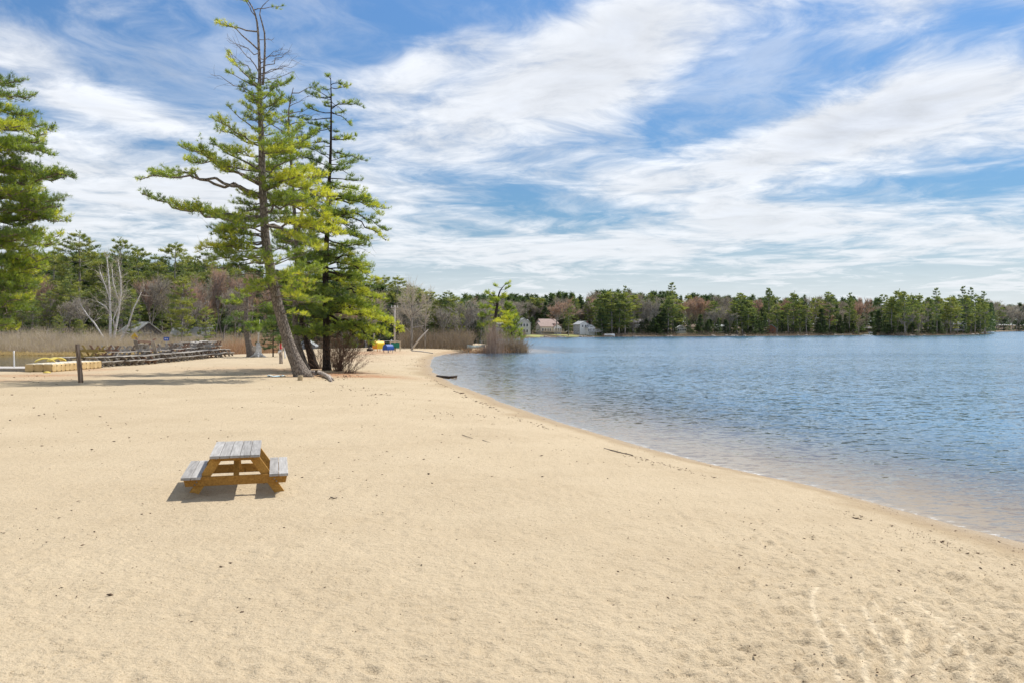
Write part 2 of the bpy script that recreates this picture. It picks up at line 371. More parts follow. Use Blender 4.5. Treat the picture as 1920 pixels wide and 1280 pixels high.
def steps(lo, hi, f):
    r = [lo]
    while r[-1] < hi: r.append(r[-1] + f(r[-1]))
    return np.array(r)
def make_ground():
    ys = np.concatenate([np.linspace(-60, 5.5, 24)[:-1], steps(5.6, 7000, lambda y: min(max(.028, .0007 * y * y), 2.2) if y < 650 else (y - 640) * .12)])
    xp = steps(0, 7000, lambda x: .028 if x < 5.6 else (min(.028 + .0095 * (x - 5.6), 3.2) if x < 330 else (x - 320) * .15))
    xs = np.concatenate([-xp[::-1], xp[1:]])
    X, Y = np.meshgrid(xs, ys)
    H, a, b = land(X, Y)
    near = np.clip(1 - Y / 130, 0, 1) * (a > 0) * np.clip(a / 1.5, 0, 1)
    H = H + near * (fbm(X, Y, .5, 2, 1) * .10 + fbm(X, Y, 2.2, 2, 2) * .040 + fbm(X, Y, 6.5, 3, 3) * .030)
    # trodden sand, stronger towards the right by the water
    tro = np.clip((X + 1.5) / 4.5, .18, 1) * np.clip((17 - Y) / 6, 0, 1)
    nn = fbm(X * 1.0, Y * 1.25, 5.0, 2, 8); H = H - near * tro * np.clip(nn - .05, 0, 1) * .11
    r = np.random.default_rng(21)
    def dent(x, y, rx, ry, ang, dep):
        i0, i1 = np.searchsorted(xs, [x - rx * 3, x + rx * 3]); j0, j1 = np.searchsorted(ys, [y - rx * 3, y + rx * 3])
        if i1 <= i0 or j1 <= j0: return
        dx = X[j0:j1, i0:i1] - x; dy = Y[j0:j1, i0:i1] - y
        u = (dx * math.cos(ang) + dy * math.sin(ang)) / rx; v = (-dx * math.sin(ang) + dy * math.cos(ang)) / ry
        q = u * u + v * v
        H[j0:j1, i0:i1] += -dep * np.exp(-q * 1.2) + dep * .45 * np.exp(-(np.sqrt(q) - 1.7) ** 2 * 5)
    for _ in range(520):      # footprints on the right
        px = r.uniform(1330, 1990); py = r.uniform(985, 1270)
        if r.random() > (px - 1200) / 700: continue
        g = G(px, py); dent(g.x, g.y, r.uniform(.07, .15), r.uniform(.045, .07), r.uniform(-.6, 2.0), r.uniform(.010, .032))
    for _ in range(1900):     # small sharp scuffs
        px = r.uniform(1250, 1990); py = r.uniform(955, 1280)
        if r.random() > .15 + .85 * (px - 1250) / 700 * (1 - abs(py - 1080) / 420): continue
        g = G(px, py)
        if sdist(A, np.array([g.x]), np.array([g.y]))[0] < .5: continue
        dent(g.x, g.y, r.uniform(.05, .10), r.uniform(.03, .045), r.uniform(-.5, 1.2), r.uniform(.010, .026))
    for _ in range(1300):
        px = r.uniform(-50, 1700); py = r.uniform(790, 1285); g = G(px, py)
        if sdist(A, np.array([g.x]), np.array([g.y]))[0] < .5: continue
        dent(g.x, g.y, r.uniform(.045, .09), r.uniform(.028, .04), r.uniform(-.5, 3), r.uniform(.005, .014))
    for _ in range(700):
        px = r.uniform(-100, 2000); py = r.uniform(760, 1290) if r.random() < .8 else r.uniform(700, 800)
        g = G(px, py)
        if sdist(A, np.array([g.x]), np.array([g.y]))[0] < .8: continue
        dent(g.x, g.y, r.uniform(.05, .16), r.uniform(.04, .09), r.uniform(0, 3.1), r.uniform(.006, .022))
    for (px, py, s, dp) in ((1772, 1057, .20, .07), (1640, 1085, .10, .04), (1300, 1117, .10, .035), (629, 1111, .09, .03), (1560, 1017, .12, .04), (1720, 1190, .09, .04), (1780, 1240, .1, .04), (1880, 1120, .12, .03)):
        g = G(px, py); dent(g.x, g.y, s, s * .6, .3, dp)
    # lines drawn in the sand
    lines = [[(1534,1084),(1523,1105),(1523,1127),(1534,1159),(1552,1201),(1566,1236),(1576,1279),(1580,1300)],
             [(1555,1144),(1580,1162),(1598,1194),(1619,1226),(1621,1254),(1630,1279),(1634,1300)],
             [(1619,1127),(1633,1155),(1658,1201),(1679,1247),(1697,1279),(1706,1300)],
             [(1640,1123),(1676,1144),(1700,1169),(1704,1201),(1697,1240),(1679,1272)],
             [(1792,1180),(1778,1198),(1778,1219),(1750,1236),(1750,1258),(1761,1279),(1765,1300)],
             [(1686,1105),(1736,1127),(1771,1151),(1800,1176),(1814,1201),(1824,1236),(1821,1279),(1822,1300)]]
    line = np.zeros_like(H)
    for L in lines:
        W = [G(*p) for p in L]
        for p, q in zip(W[:-1], W[1:]):
            x0, x1 = sorted((p.x, q.x)); y0, y1 = sorted((p.y, q.y))
            i0, i1 = np.searchsorted(xs, [x0 - .3, x1 + .3]); j0, j1 = np.searchsorted(ys, [y0 - .3, y1 + .3])
            XX = X[j0:j1, i0:i1]; YY = Y[j0:j1, i0:i1]; ex, ey = q.x - p.x, q.y - p.y
            t = np.clip(((XX - p.x) * ex + (YY - p.y) * ey) / (ex * ex + ey * ey), 0, 1)
            d = np.hypot(XX - p.x - t * ex, YY - p.y - t * ey)
            line[j0:j1, i0:i1] = np.maximum(line[j0:j1, i0:i1], np.exp(-(d / .022) ** 2))
    H = H - line * .007
    # sand pushed up round the table feet
    for (lx, ly) in ((-.72, -.62), (.72, -.62), (-.72, .62), (.72, .62)):
        a_ = R(13.4); fx = -4.34 + lx * math.cos(a_) - ly * math.sin(a_); fy = 15.62 + lx * math.sin(a_) + ly * math.cos(a_)
        dent(fx, fy, .16, .11, .2, -.045); dent(fx + .1, fy - .2, .12, .08, .9, .02)
    V = np.stack([X.ravel(), Y.ravel(), H.ravel()], 1)
    ny, nx = X.shape
    idx = np.arange(ny * nx).reshape(ny, nx)
    Fq = np.stack([idx[:-1, :-1], idx[:-1, 1:], idx[1:, 1:], idx[1:, :-1]], -1).reshape(-1, 4)
    # attributes
    wet = np.where(a > b, np.clip(1 - (a - .05) / (.60 + .6 * np.clip((Y - 10) / 40, 0, 1) + 3.4 * np.clip(fbm(X, Y, .55, 3, 6) + .12, 0, 1) + 1.2 * np.clip(fbm(X, Y, 2.7, 2, 9), 0, 1)), 0, 1), 0)
    forest = np.clip((b + 2.5) / 1.5, 0, 1)
    # pine needle litter patches on the beach
    nd = np.zeros_like(H)
    for (px, py, wx, wy, k) in ((610, 700, 2.2, 3.0, 1.3), (685, 702, 2.4, 1.8, 1.2), (645, 698, 1.5, 3, 1.2), (560, 692, 2.2, 3, .7), (700, 660, 3, 9, .8), (640, 672, 3.5, 7, .35), (80, 703, 4, 1.8, .8), (190, 692, 1.3, 2.5, .6), (20, 712, 3, 1.6, .45), (330, 668, 2.5, 12, .3), (950, 655, 3, 6, .9), (860, 655, 3.0, 6, .3), (450, 690, 5, 4, .25), (750, 640, 5, 8, .3)):
        g = G(px, py); nd = np.maximum(nd, k * np.exp(-((X - g.x) / wx) ** 2 - ((Y - g.y) / wy) ** 2))
    lawn = np.zeros_like(H)
    for (px, Yc, wx, wy) in ((1002, 330, 3.5, 9), (1058, 343, 5, 7), (1105, 352, 4, 4), (1300, 392, 9, 5), (1340, 392, 8, 5)):
        lawn = np.maximum(lawn, np.exp(-((X - (px - 960) / F * Yc) / wx) ** 4 - ((Y - Yc) / wy) ** 4))
    at = {'wet': wet.ravel(), 'forest': forest.ravel(), 'needles': nd.ravel(), 'lawn': lawn.ravel(), 'drawn': line.ravel()}
    me = mesh_np('ground', V, [Fq], at, smooth=True)
    m = bpy.data.materials.new('sand_ground'); m.use_nodes = True; t = m.node_tree; N = NT(t); bs = t.nodes['Principled BSDF']
    pos = N.n('ShaderNodeNewGeometry').outputs['Position']
    def attr(nm):
        q = N.n('ShaderNodeAttribute'); q.attribute_name = nm; return q.outputs['Fac']
    big = N.noise(pos, .35, 4, .6); mid = N.noise(pos, 3.2, 5, .65); fine = N.noise(pos, 38, 4, .7); grain = N.noise(pos, 170, 2, .6)
    c = N.mix(N.mr(big, .3, .7), (.475, .380, .250), (.565, .465, .318))
    c = N.mix(N.mr(mid, .35, .7, 0, .5), c, (.59, .485, .335))
    c = N.mix(N.mr(fine, .32, .50, .50, 0), c, (.31, .22, .125))
    c = N.mix(N.mr(grain, .42, .60, .28, 0), c, (.22, .155, .09))
    # dark specks of grit and bits of bark
    vo = N.n('ShaderNodeTexVoronoi'); N.put(vo.inputs['Vector'], pos); vo.inputs['Scale'].default_value = 17; 
    sp = N.m('MULTIPLY', N.mr(vo.outputs['Distance'], .06, .17, 1, 0), N.mr(N.noise(pos, 1.7, 3, .6), .46, .56, .12, .9))
    c = N.mix(sp, c, (.10, .07, .045))
    wetc = N.mix(N.mr(mid, .3, .7), (.28, .20, .115), (.36, .265, .155))
    c = N.mix(N.m('MULTIPLY', N.mr(attr('wet'), 0, .8, 0, 1, True), .88), c, wetc)
    nmask = N.m('MULTIPLY', attr('needles'), N.mr(N.noise(N.mapping(pos, (1, .7, 1)), 2.2, 6, .78), .36, .50), clamp=True)
    c = N.mix(N.m('MULTIPLY', nmask, .95), c, N.mix(N.mr(fine, .4, .6), (.27, .115, .05), (.46, .24, .12)))
    c = N.mix(N.m('MULTIPLY', attr('drawn'), .62), c, (.74, .62, .44))  # lit ridges of the drawn lines put into the colour as paler sand
    fl = N.mix(N.mr(N.noise(pos, .8, 6, .7), .3, .7), (.07, .05, .03), (.17, .12, .075))
    fl = N.mix(attr('lawn'), fl, N.mix(N.mr(N.noise(pos, .5, 5, .7), .35, .65), (.13, .22, .035), (.42, .36, .17)))
    c = N.mix(attr('forest'), c, fl)
    N.put(bs.inputs['Base Color'], c)
    N.put(bs.inputs['Roughness'], N.mr(attr('wet'), .5, 1, .95, .45)); bs.inputs['Specular IOR Level'].default_value = .25
    hgt = N.m('ADD', N.m('MULTIPLY', fine, .5), N.m('ADD', N.m('MULTIPLY', grain, .14), N.m('MULTIPLY', N.noise(pos, 11, 3, .6), 1.3)))
    N.put(bs.inputs['Normal'], N.bump(hgt, 1.0, .030))
    o = link('ground', me, m); tag(o, kind='structure')
make_ground()

def make_water():
    ys = steps(-55, 7000, lambda y: 1.5 if y < 6 else (min(max(.12, .0015 * y * y), 3) if y < 650 else (y - 640) * .15))
    xp = steps(0, 7000, lambda x: min(.25 + .012 * x, 4) if x < 400 else (x - 390) * .2)
    xs = np.concatenate([-xp[::-1], xp[1:]])
    X, Y = np.meshgrid(xs, ys); H, a, b = land(X, Y)
    V = np.stack([X.ravel(), Y.ravel(), np.full(X.size, WZ)], 1)
    ny, nx = X.shape; idx = np.arange(ny * nx).reshape(ny, nx)
    Fq = np.stack([idx[:-1, :-1], idx[:-1, 1:], idx[1:, 1:], idx[1:, :-1]], -1).reshape(-1, 4)
    pond = (sdist([(-900, 40), (-24, 60), (-22, 100), (-10, 130), (-3, 140), (2, 150), (-5, 250), (-900, 250)], X, Y) > 0).astype(float)
    me = mesh_np('lake_water', V, [Fq], {'depth': (WZ - H).ravel(), 'pond': pond.ravel()}, smooth=True)
    m = bpy.data.materials.new('water'); m.use_nodes = True; t = m.node_tree; t.nodes.clear(); N = NT(t)
    out = N.n('ShaderNodeOutputMaterial'); pos = N.n('ShaderNodeNewGeometry').outputs['Position']
    def attr(nm):
        q = N.n('ShaderNodeAttribute'); q.attribute_name = nm; return q.outputs['Fac']
    calm = N.mr(attr('depth'), 0, .5, .30, 1)
    calm = N.m('MULTIPLY', calm, N.mr(attr('pond'), 0, 1, 1, .15))
    patches = N.mr(N.noise(N.mapping(pos, (.018, .05, 1)), 1.0, 4, .6), .35, .65, .70, 1.25)
    spy = N.n('ShaderNodeSeparateXYZ'); N.put(spy.inputs[0], pos)
    far = N.mr(spy.outputs[1], 25, 200, 1.0, .55)          # ripples flattened with distance to make the far water reflect paler sky
    k = N.m('MULTIPLY', N.m('MULTIPLY', calm, patches), far)
    nsum = None
    for (sc_, ax, ay, rot, amp) in ((8, .7, 1.2, 6, .50), (3.4, .6, 1.35, -10, .60), (1.5, .5, 1.4, 12, .30), (.30, .45, 1.3, -5, .07)):
        q = N.vm('SUBTRACT', N.noise(N.mapping(pos, (ax, ay, 1), rot=(0, 0, R(rot))), sc_, 2, .55, .3, out=1), (.5, .5, .5))
        q = N.vm('MULTIPLY', q, (amp * .6, amp, 0))
        nsum = q if nsum is None else N.vm('ADD', nsum, q)
    ks = N.n('ShaderNodeVectorMath', operation='SCALE'); N.put(ks.inputs[0], nsum); N.put(ks.inputs['Scale'], N.m('MULTIPLY', k, 1.0))
    # normals tilted towards the beach to brighten the lake with higher sky reflections
    cb = N.n('ShaderNodeCombineXYZ'); N.put(cb.inputs[1], N.m('MULTIPLY', N.mr(spy.outputs[1], 15, 140, -.012, -.062), N.mr(attr('pond'), 0, 1, 1, 0))); cb.inputs[2].default_value = 1.0
    nb = N.vm('NORMALIZE', N.vm('ADD', ks.outputs[0], cb.outputs[0]))
    fr = N.n('ShaderNodeFresnel'); fr.inputs[0].default_value = 1.33; N.put(fr.inputs['Normal'], nb)
    gl = N.n('ShaderNodeBsdfGlossy'); gl.inputs['Roughness'].default_value = .06; N.put(gl.inputs['Normal'], nb); gl.inputs[0].default_value = (.93, .97, 1, 1)
    tr = N.n('ShaderNodeBsdfTransparent'); N.put(tr.inputs[0], N.mix(N.mr(attr('depth'), 0, .5), (.98, .96, .90), (.84, .72, .46)))
    df = N.n('ShaderNodeBsdfDiffuse'); N.put(df.inputs[0], N.mix(attr('pond'), (.055, .155, .255), (.035, .035, .025)))
    murk = N.mr(attr('depth'), .10, .95, 0.0, 1)
    ms = N.n('ShaderNodeMixShader'); N.put(ms.inputs[0], murk); t.links.new(tr.outputs[0], ms.inputs[1]); t.links.new(df.outputs[0], ms.inputs[2])
    m2 = N.n('ShaderNodeMixShader'); N.put(m2.inputs[0], fr.outputs[0]); t.links.new(ms.outputs[0], m2.inputs[1]); t.links.new(gl.outputs[0], m2.inputs[2])
    # thin foam along the waterline
    foam = N.n('ShaderNodeBsdfDiffuse'); foam.inputs[0].default_value = (.8, .8, .78, 1)
    fm = N.m('MULTIPLY', N.mr(attr('depth'), .001, .022, 1, 0), N.mr(N.noise(pos, 5, 6, .8), .50, .62))
    fm = N.m('MULTIPLY', fm, N.m('GREATER_THAN', attr('depth'), -0.01))
    m3 = N.n('ShaderNodeMixShader'); N.put(m3.inputs[0], N.m('MULTIPLY', fm, .6)); t.links.new(m2.outputs[0], m3.inputs[1]); t.links.new(foam.outputs[0], m3.inputs[2])
    t.links.new(m3.outputs[0], out.inputs[0])
    o = link('lake_water', me, m); tag(o, kind='structure')
make_water()

# ------------------------------------------------------------------ plants
def needles(C, D, L, W, k, spread, r):
    n = len(C)
    if n == 0: return np.zeros((0, 3)), np.zeros((0, 3), int)
    d = nrm(np.repeat(D, k, 0) + r.normal(0, spread, (n * k, 3)))
    b = np.repeat(C, k, 0) + r.normal(0, L * .12, (n * k, 3))
    s = nrm(np.cross(d, r.normal(size=(n * k, 3))))
    Ln = L * r.uniform(.65, 1.2, (n * k, 1))
    V = np.stack([b - s * W, b + s * W, b + d * Ln], 1).reshape(-1, 3)
    return V, np.arange(n * k * 3).reshape(-1, 3)

class Pine:
    def __init__(s, seed, tl=.19, tw=.010, k=12, spacing=.105, twig_sp=.22):
        s.r = np.random.default_rng(seed); s.tl = tl; s.tw = tw; s.k = k; s.sp = spacing; s.ts = twig_sp
        s.A = []; s.B = []; s.ra = []; s.rb = []; s.C = []; s.D = []; s.T = []
    def seg(s, a, b, ra, rb): s.A.append(a); s.B.append(b); s.ra.append(ra); s.rb.append(rb)
    def branch(s, p0, pm, p1, r0, fs=.35, plate=1.0, tint=.5, dens=1.0):
        r = s.r; p0, pm, p1 = (np.array(q, float) for q in (p0, pm, p1)); tint = tint + r.normal(0, .12)
        L = np.linalg.norm(pm - p0) + np.linalg.norm(p1 - pm)
        n = max(5, int(L / .45)); t = np.linspace(0, 1, n + 1)[:, None]
        c = (1 - t) ** 2 * p0 + 2 * t * (1 - t) * pm + t * t * p1
        c[1:-1] += r.normal(0, .022 * min(L, 4), c[1:-1].shape)
        for i in range(n):
            s.seg(c[i], c[i + 1], r0 * (1 - .85 * i / n) + .006, r0 * (1 - .85 * (i + 1) / n) + .006)
        nt = max(3, int(L * (1 - fs) / s.ts)); up = np.array([0, 0, 1.0])
        for i in range(nt):
            tt = fs + (1 - fs) * (i + r.random()) / nt; f = tt * n; j = min(int(f), n - 1); p = c[j] + (c[j + 1] - c[j]) * (f - j)
            T = nrm(c[j + 1] - c[j]); S = nrm(np.cross(T, up)); 
            u = (tt - fs) / (1 - fs); prof = min(1, .35 + u * 2.2) * (1 - .62 * u ** 2)
            for sd in (-1, 1):
                if r.random() > .92 * dens: continue
                tl = plate * prof * r.uniform(.55, 1.15)
                d = nrm(T * r.uniform(.35, .9) + S * sd * r.uniform(.5, 1) + up * r.uniform(-.05, .45))
                e = p + d * tl; s.seg(p, e, .012 + .008 * min(r0 * 10, 1), .005)
                tb = np.clip(tint + r.normal(0, .17), 0, 1)
                m = max(2, int(tl / s.sp))
                q = (np.arange(m) + r.random(m)) / m; q = .22 + .78 * q
                cc = p + (e - p) * q[:, None] + r.normal(0, 1, (m, 3)) * np.array([.10, .10, .07]) * min(1, tl * 1.3) + up * (q[:, None] ** 2) * .12 * tl
                s.C.append(cc); s.D.append(nrm(d * .7 + up * .55 + r.normal(0, .3, (m, 3)))); s.T.append(np.clip(tb + r.normal(0, .07, m), 0, 1))
                # second order sprays
                for _ in range(int(tl / .45 + r.random())):
                    q0 = p + (e - p) * r.uniform(.3, .85); S2 = nrm(np.cross(d, up) * r.choice([-1, 1]) + d * .7 + up * r.uniform(0, .7)); l2 = tl * r.uniform(.25, .5); e2 = q0 + S2 * l2
                    s.seg(q0, e2, .007, .004); m2 = max(2, int(l2 / s.sp)); q = (np.arange(m2) + r.random(m2)) / m2
                    s.C.append(q0 + (e2 - q0) * q[:, None] + r.normal(0, .06, (m2, 3))); s.D.append(nrm(S2 * .7 + up * .5 + r.normal(0, .3, (m2, 3)))); s.T.append(np.clip(tb + .05 + r.normal(0, .07, m2), 0, 1))
    def deadbranch(s, p0, p1, r0=.03, tw=5, sag=0.0):
        r = s.r; p0 = np.array(p0, float); p1 = np.array(p1, float); L = np.linalg.norm(p1 - p0); n = 6
        t = np.linspace(0, 1, n + 1)[:, None]; c = p0 + (p1 - p0) * t; c[:, 2] += (-sag * 4 * t * (1 - t))[:, 0]; c[1:-1] += r.normal(0, .04 * min(L, 2), c[1:-1].shape)
        for i in range(n): s.seg(c[i], c[i + 1], r0 * (1 - i / n) + .006, r0 * (1 - (i + 1) / n) + .005)
        d = nrm(p1 - p0)
        for _ in range(tw):
            q = p0 + (p1 - p0) * r.uniform(.3, 1); e = q + nrm(d + r.normal(0, .55, 3)) * L * r.uniform(.12, .32); s.seg(q, e, .008, .004)
            e2 = e + nrm(e - q + r.normal(0, .3, 3)) * L * .08; s.seg(e, e2, .005, .003)
    def crown(s, name, mat, parent, off=(0, 0, 0)):
        C = np.concatenate(s.C); D = np.concatenate(s.D); T = np.concatenate(s.T)
        V, Fc = needles(C, D, s.tl, s.tw, s.k, .62, s.r)
        me = mesh_np(name, V - np.array(off), [Fc], {'tint': np.repeat(T, s.k * 3)})
        return link(name, me, mat, parent)
    def limbs(s, name, mat, parent, off=(0, 0, 0), n=4):
        V, Fq = segs_mesh(s.A, s.B, s.ra, s.rb, n); V = V - np.array(off)
        tr = [c for c in parent.children if c.name.split('.')[0] == 'trunk'][0]; me = tr.data
        co = np.zeros(len(me.vertices) * 3, np.float32); me.vertices.foreach_get('co', co); co = co.reshape(-1, 3)
        fs = {}
        for p in me.polygons: fs.setdefault(len(p.vertices), []).append(tuple(p.vertices))
        m2 = mesh_np('trunk', np.concatenate([co, V]), [np.array(v) for v in fs.values()] + [Fq + len(co)], smooth=True)
        m2.materials.append(mat); tr.data = m2
        return tr

def trunk_mesh(pts, rads, off, mat, parent, flare=1.35, n=14, name='trunk'):
    P_ = [Vector(p) for p in pts]; mb = MB(); r2 = []; p2 = []
    for i in range(len(P_) - 1):
        k = max(2, int((P_[i + 1] - P_[i]).length / .5))
        a0 = P_[max(i - 1, 0)]; b0 = P_[i]; c0 = P_[i + 1]; d0 = P_[min(i + 2, len(P_) - 1)]
        for j in range(k):
            t = j / k
            q = .5 * ((2 * b0) + (c0 - a0) * t + (2 * a0 - 5 * b0 + 4 * c0 - d0) * t * t + (-a0 + 3 * b0 - 3 * c0 + d0) * t ** 3)
            p2.append(q); r2.append(rads[i] + (rads[i + 1] - rads[i]) * t)
    p2.append(P_[-1]); r2.append(rads[-1])
    z0 = p2[0].z
    r2 = [r * (1 + (flare - 1) * math.exp(-(p.z - z0) / .45)) for r, p in zip(r2, p2)]
    mb.tube([p - Vector(off) for p in p2], r2, n, jit=.05)
    return mb.build(name, mat, parent)

def hero_pine(seed, label, trunk_px, Y, widths, branches, dead, auto, bark, tint=.5, lean_y=0.0, group=None, extra_stems=(), tl=.19, name='pine_tree', needle_mat=None):
    """trunk_px: (px,py) from the base up; widths in metres; branches: (y_on_trunk, mid(px,py)|None, tip(px,py), depth shift, fs, plate, tint)"""
    zs = [CAMZ - (q[1] - HOR) / F * Y for q in trunk_px]
    base = P(trunk_px[0][0], trunk_px[0][1], Y)
    def tp(py):
        ys = [q[1] for q in trunk_px][::-1]; xs = [q[0] for q in trunk_px][::-1]
        px = float(np.interp(py, ys, xs)); Yd = Y - lean_y * (trunk_px[0][1] - py) / 600.0
        return P(px, py, Yd), Yd
    pts = [tp(q[1])[0] for q in trunk_px]
    pts[0].z -= .25
    t = thing(name, label, 'tree', base, 0, group)
    trunk_mesh(pts, [w / 2 for w in widths], base, bark, t)
    pn = Pine(seed, tl=tl, tw=.0105 * tl / .2, k=11, spacing=.105 * tl / .2, twig_sp=.22 * (tl / .2) ** .6)
    for (sy, mid, tip, dy, fs, pl, tn) in branches:
        p0, Yd = tp(sy); p1 = P(tip[0], tip[1], Yd + dy)
        if mid: pm = P(mid[0], mid[1], Yd + dy * .5)
        else: pm = (p0 + p1) / 2 + Vector((0, 0, -.10 * (p1 - p0).length))
        pn.branch(p0, pm, p1, max(.022, .016 * (p1 - p0).length), fs, pl, tint + tn)
    for (sy, tip, dy) in dead:
        p0, Yd = tp(sy); pn.deadbranch(p0, P(tip[0], tip[1], Yd + dy), .012 + .006 * (P(tip[0], tip[1], Yd) - p0).length, 7)
    r = pn.r
    for (y0, y1, cnt, l0, l1, drop) in auto:       # limbs that come towards the viewer or go away
        for i in range(cnt):
            sy = y0 + (y1 - y0) * (i + r.random()) / cnt; p0, Yd = tp(sy); L = r.uniform(l0, l1)
            ang = r.uniform(-1, 1) * .9 + (math.pi / 2 if r.random() < .5 else -math.pi / 2)
            d = Vector((math.cos(ang), math.sin(ang), 0)); p1 = p0 + d * L + Vector((0, 0, L * (drop + r.uniform(-.12, .16))))
            pm = (p0 + p1) / 2 + Vector((0, 0, -.08 * L))
            pn.branch(p0, pm, p1, max(.02, .015 * L), .3, .42 * L, tint + r.normal(0, .1))
    for st in extra_stems:
        trunk_mesh([P(a, b, Y - lean_y * (trunk_px[0][1] - b) / 600.0) for a, b, w in st], [w / 2 for a, b, w in st], base, bark, t, 1.0, 8, 'fork')
    pn.limbs('limbs', bark, t, base); pn.crown('crown', needle_mat or M_PINE, t, base)
    return t

# --- the big leaning pine
Y1 = 2.5 * F / (705 - HOR)
T1 = [(572, 706), (556, 680), (541, 641), (521, 571), (509, 515), (499, 459), (495, 402), (492, 340), (490, 253), (487, 197), (487, 140), (485, 84), (482, 42), (473, 14), (456, -12)]
W1 = [.86, .68, .58, .54, .50, .46, .42, .38, .30, .24, .17, .13, .10, .07, .04]
br1 = [(60, (440, 60), (404, 36), .3, .45, .42, -.2), (95, (450, 50), (407, 44), -.4, .55, .36, .3), (30, (470, 5), (440, -5), 0, .5, .4, .1), (20, (500, 15), (530, 12), .5, .6, .35, .1),
       (165, (458, 140), (428, 98), .6, .50, .50, -.15), (170, (460, 150), (424, 134), -.3, .7, .3, -.1), (245, (455, 235), (424, 196), -.4, .72, .35, -.15),
       (165, (475, 150), (465, 138), -.6, .2, .5, -.1), (190, (510, 170), (548, 148), .5, .25, .75, -.1), (180, (470, 185), (452, 160), -.8, .2, .6, -.1), (210, (510, 200), (530, 178), -.8, .2, .7, -.05), (230, (500, 215), (520, 190), .8, .2, .7, -.1), (215, (470, 210), (455, 195), .5, .2, .6, -.1),
       (268, (440, 250), (398, 222), -.8, .25, .85, .05), (275, (450, 262), (410, 240), .8, .25, .8, -.15), (285, (530, 268), (568, 232), -.6, .2, .85, .1), (290, (545, 280), (590, 250), .9, .25, .8, .1),
       (320, (440, 300), (395, 262), 1.0, .35, .8, -.25), (350, (420, 300), (343, 278), -1.2, .30, 1.25, .05), (345, (415, 310), (350, 300), .6, .3, 1.15, -.05), (372, (400, 316), (262, 338), -1.2, .55, 1.0, -.12), (372, (390, 330), (285, 322), .8, .62, .9, -.12),
       (350, (560, 330), (622, 385), -1.6, .20, 1.35, .30), (360, (540, 330), (600, 330), -2.2, .2, 1.25, .18), (340, (530, 300), (575, 290), -1.0, .2, .9, .1), (370, (570, 380), (640, 420), -1.2, .3, 1.2, .28),
       (410, (380, 408), (266, 364), .8, .30, 1.0, -.15), (415, (400, 420), (330, 385), -.6, .25, 1.0, -.10), (420, (430, 425), (410, 395), 1.0, .3, .8, -.15),
       (425, (570, 410), (633, 440), -2.2, .25, 1.35, .28), (420, (560, 440), (600, 470), -3.0, .3, 1.1, .22), (400, (530, 385), (570, 375), -3.2, .2, 1.1, .1),
       (455, (440, 450), (372, 472), -1.0, .42, .9, .25), (450, (450, 430), (400, 440), -2, .4, .9, .15), (470, (455, 470), (405, 478), .6, .55, .6, .0),
       (520, (480, 505), (432, 500), -1.2, .30, .95, -.1), (535, (500, 520), (470, 542), -2.6, .3, .95, .15), (540, (540, 530), (592, 530), -2.2, .35, .85, .3), (560, (540, 545), (560, 560), -3, .4, .8, .15), (500, (530, 485), (570, 470), 1.0, .3, .9, -.1), (590, (545, 585), (575, 592), -1.5, .5, .55, .3)]
dead1 = [(140, (436, 68), .3), (150, (422, 90), -.3), (175, (395, 141), 0), (130, (545, 95), .4), (140, (560, 120), -.3), (120, (530, 90), .2), (150, (553, 135), .5), (75, (512, 75), 0), (100, (425, 75), .3), (110, (540, 100), -.2), (145, (548, 112), .7),
         (440, (395, 435), 1), (480, (370, 482), .5), (485, (400, 500), -.5), (500, (590, 470), 1.2), (530, (455, 565), -.6), (545, (420, 560), .4), (560, (450, 590), .8), (555, (600, 500), .6), (510, (410, 520), 1), (470, (590, 445), .8), (575, (590, 560), 1.0), (540, (395, 545), 1.1), (560, (430, 585), -.3), (490, (375, 510), 1.3)]
hero_pine(101, 'tallest pine in view, its thick grey trunk leaning left out of the sand', T1, Y1, W1, br1, dead1,
          [(150, 270, 26, .8, 1.7, .15), (270, 400, 26, 1.2, 3.0, .0), (400, 560, 20, 1.6, 3.6, -.06)], M_BARK, .50, lean_y=1.0,
          extra_stems=[[(493, 160, .14), (496, 112, .12), (496, 62, .09), (487, 28, .06), (493, 11, .04), (512, -6, .02)]])
# --- grey trunk behind it
Y2 = 2.5 * F / (693 - HOR)
T2 = [(576, 693), (568, 672), (557, 637), (553, 596), (556, 515), (556, 465), (552, 400), (548, 330), (543, 270), (541, 211), (550, 165)]
br2 = [(175, None, (595, 160), .4, .4, .5, -.1), (190, None, (520, 170), -.3, .4, .5, -.15), (215, None, (585, 200), .8, .5, .5, -.15), (235, (575, 225), (600, 238), -.5, .55, .5, .1), (250, (510, 245), (500, 215), .8, .5, .5, -.1), (285, (580, 275), (600, 265), .3, .5, .6, .2),
       (300, (520, 300), (500, 290), 1, .4, .8, 0), (330, (580, 320), (600, 300), 1, .4, .8, -.1), (360, (590, 350), (600, 330), 1.5, .3, .9, -.1), (400, (590, 400), (600, 390), 2, .3, 1, -.1), (460, (530, 450), (520, 440), 1.6, .3, 1, -.15), (490, (580, 480), (600, 495), .4, .3, 1, -.1), (540, (530, 530), (505, 545), 1, .3, 1, -.2), (600, (530, 600), (500, 622), .4, .4, 1.0, -.15), (610, (575, 600), (598, 610), .5, .4, .7, .2)]
hero_pine(102, 'slim grey-trunked pine rising behind the leaning pine, its thin top half bare', T2, Y2, [.46, .38, .34, .32, .28, .26, .22, .18, .13, .09, .04], br2,
          [(200, (580, 180), .3), (230, (510, 200), .3), (260, (590, 250), 0), (240, (505, 225), -.4), (280, (510, 262), .2), (220, (600, 215), .5), (620, (590, 640), .5), (560, (600, 560), .4)], [(185, 260, 8, .6, 1.2, .1), (260, 600, 30, 1.0, 2.8, 0)], M_BARK, .42)
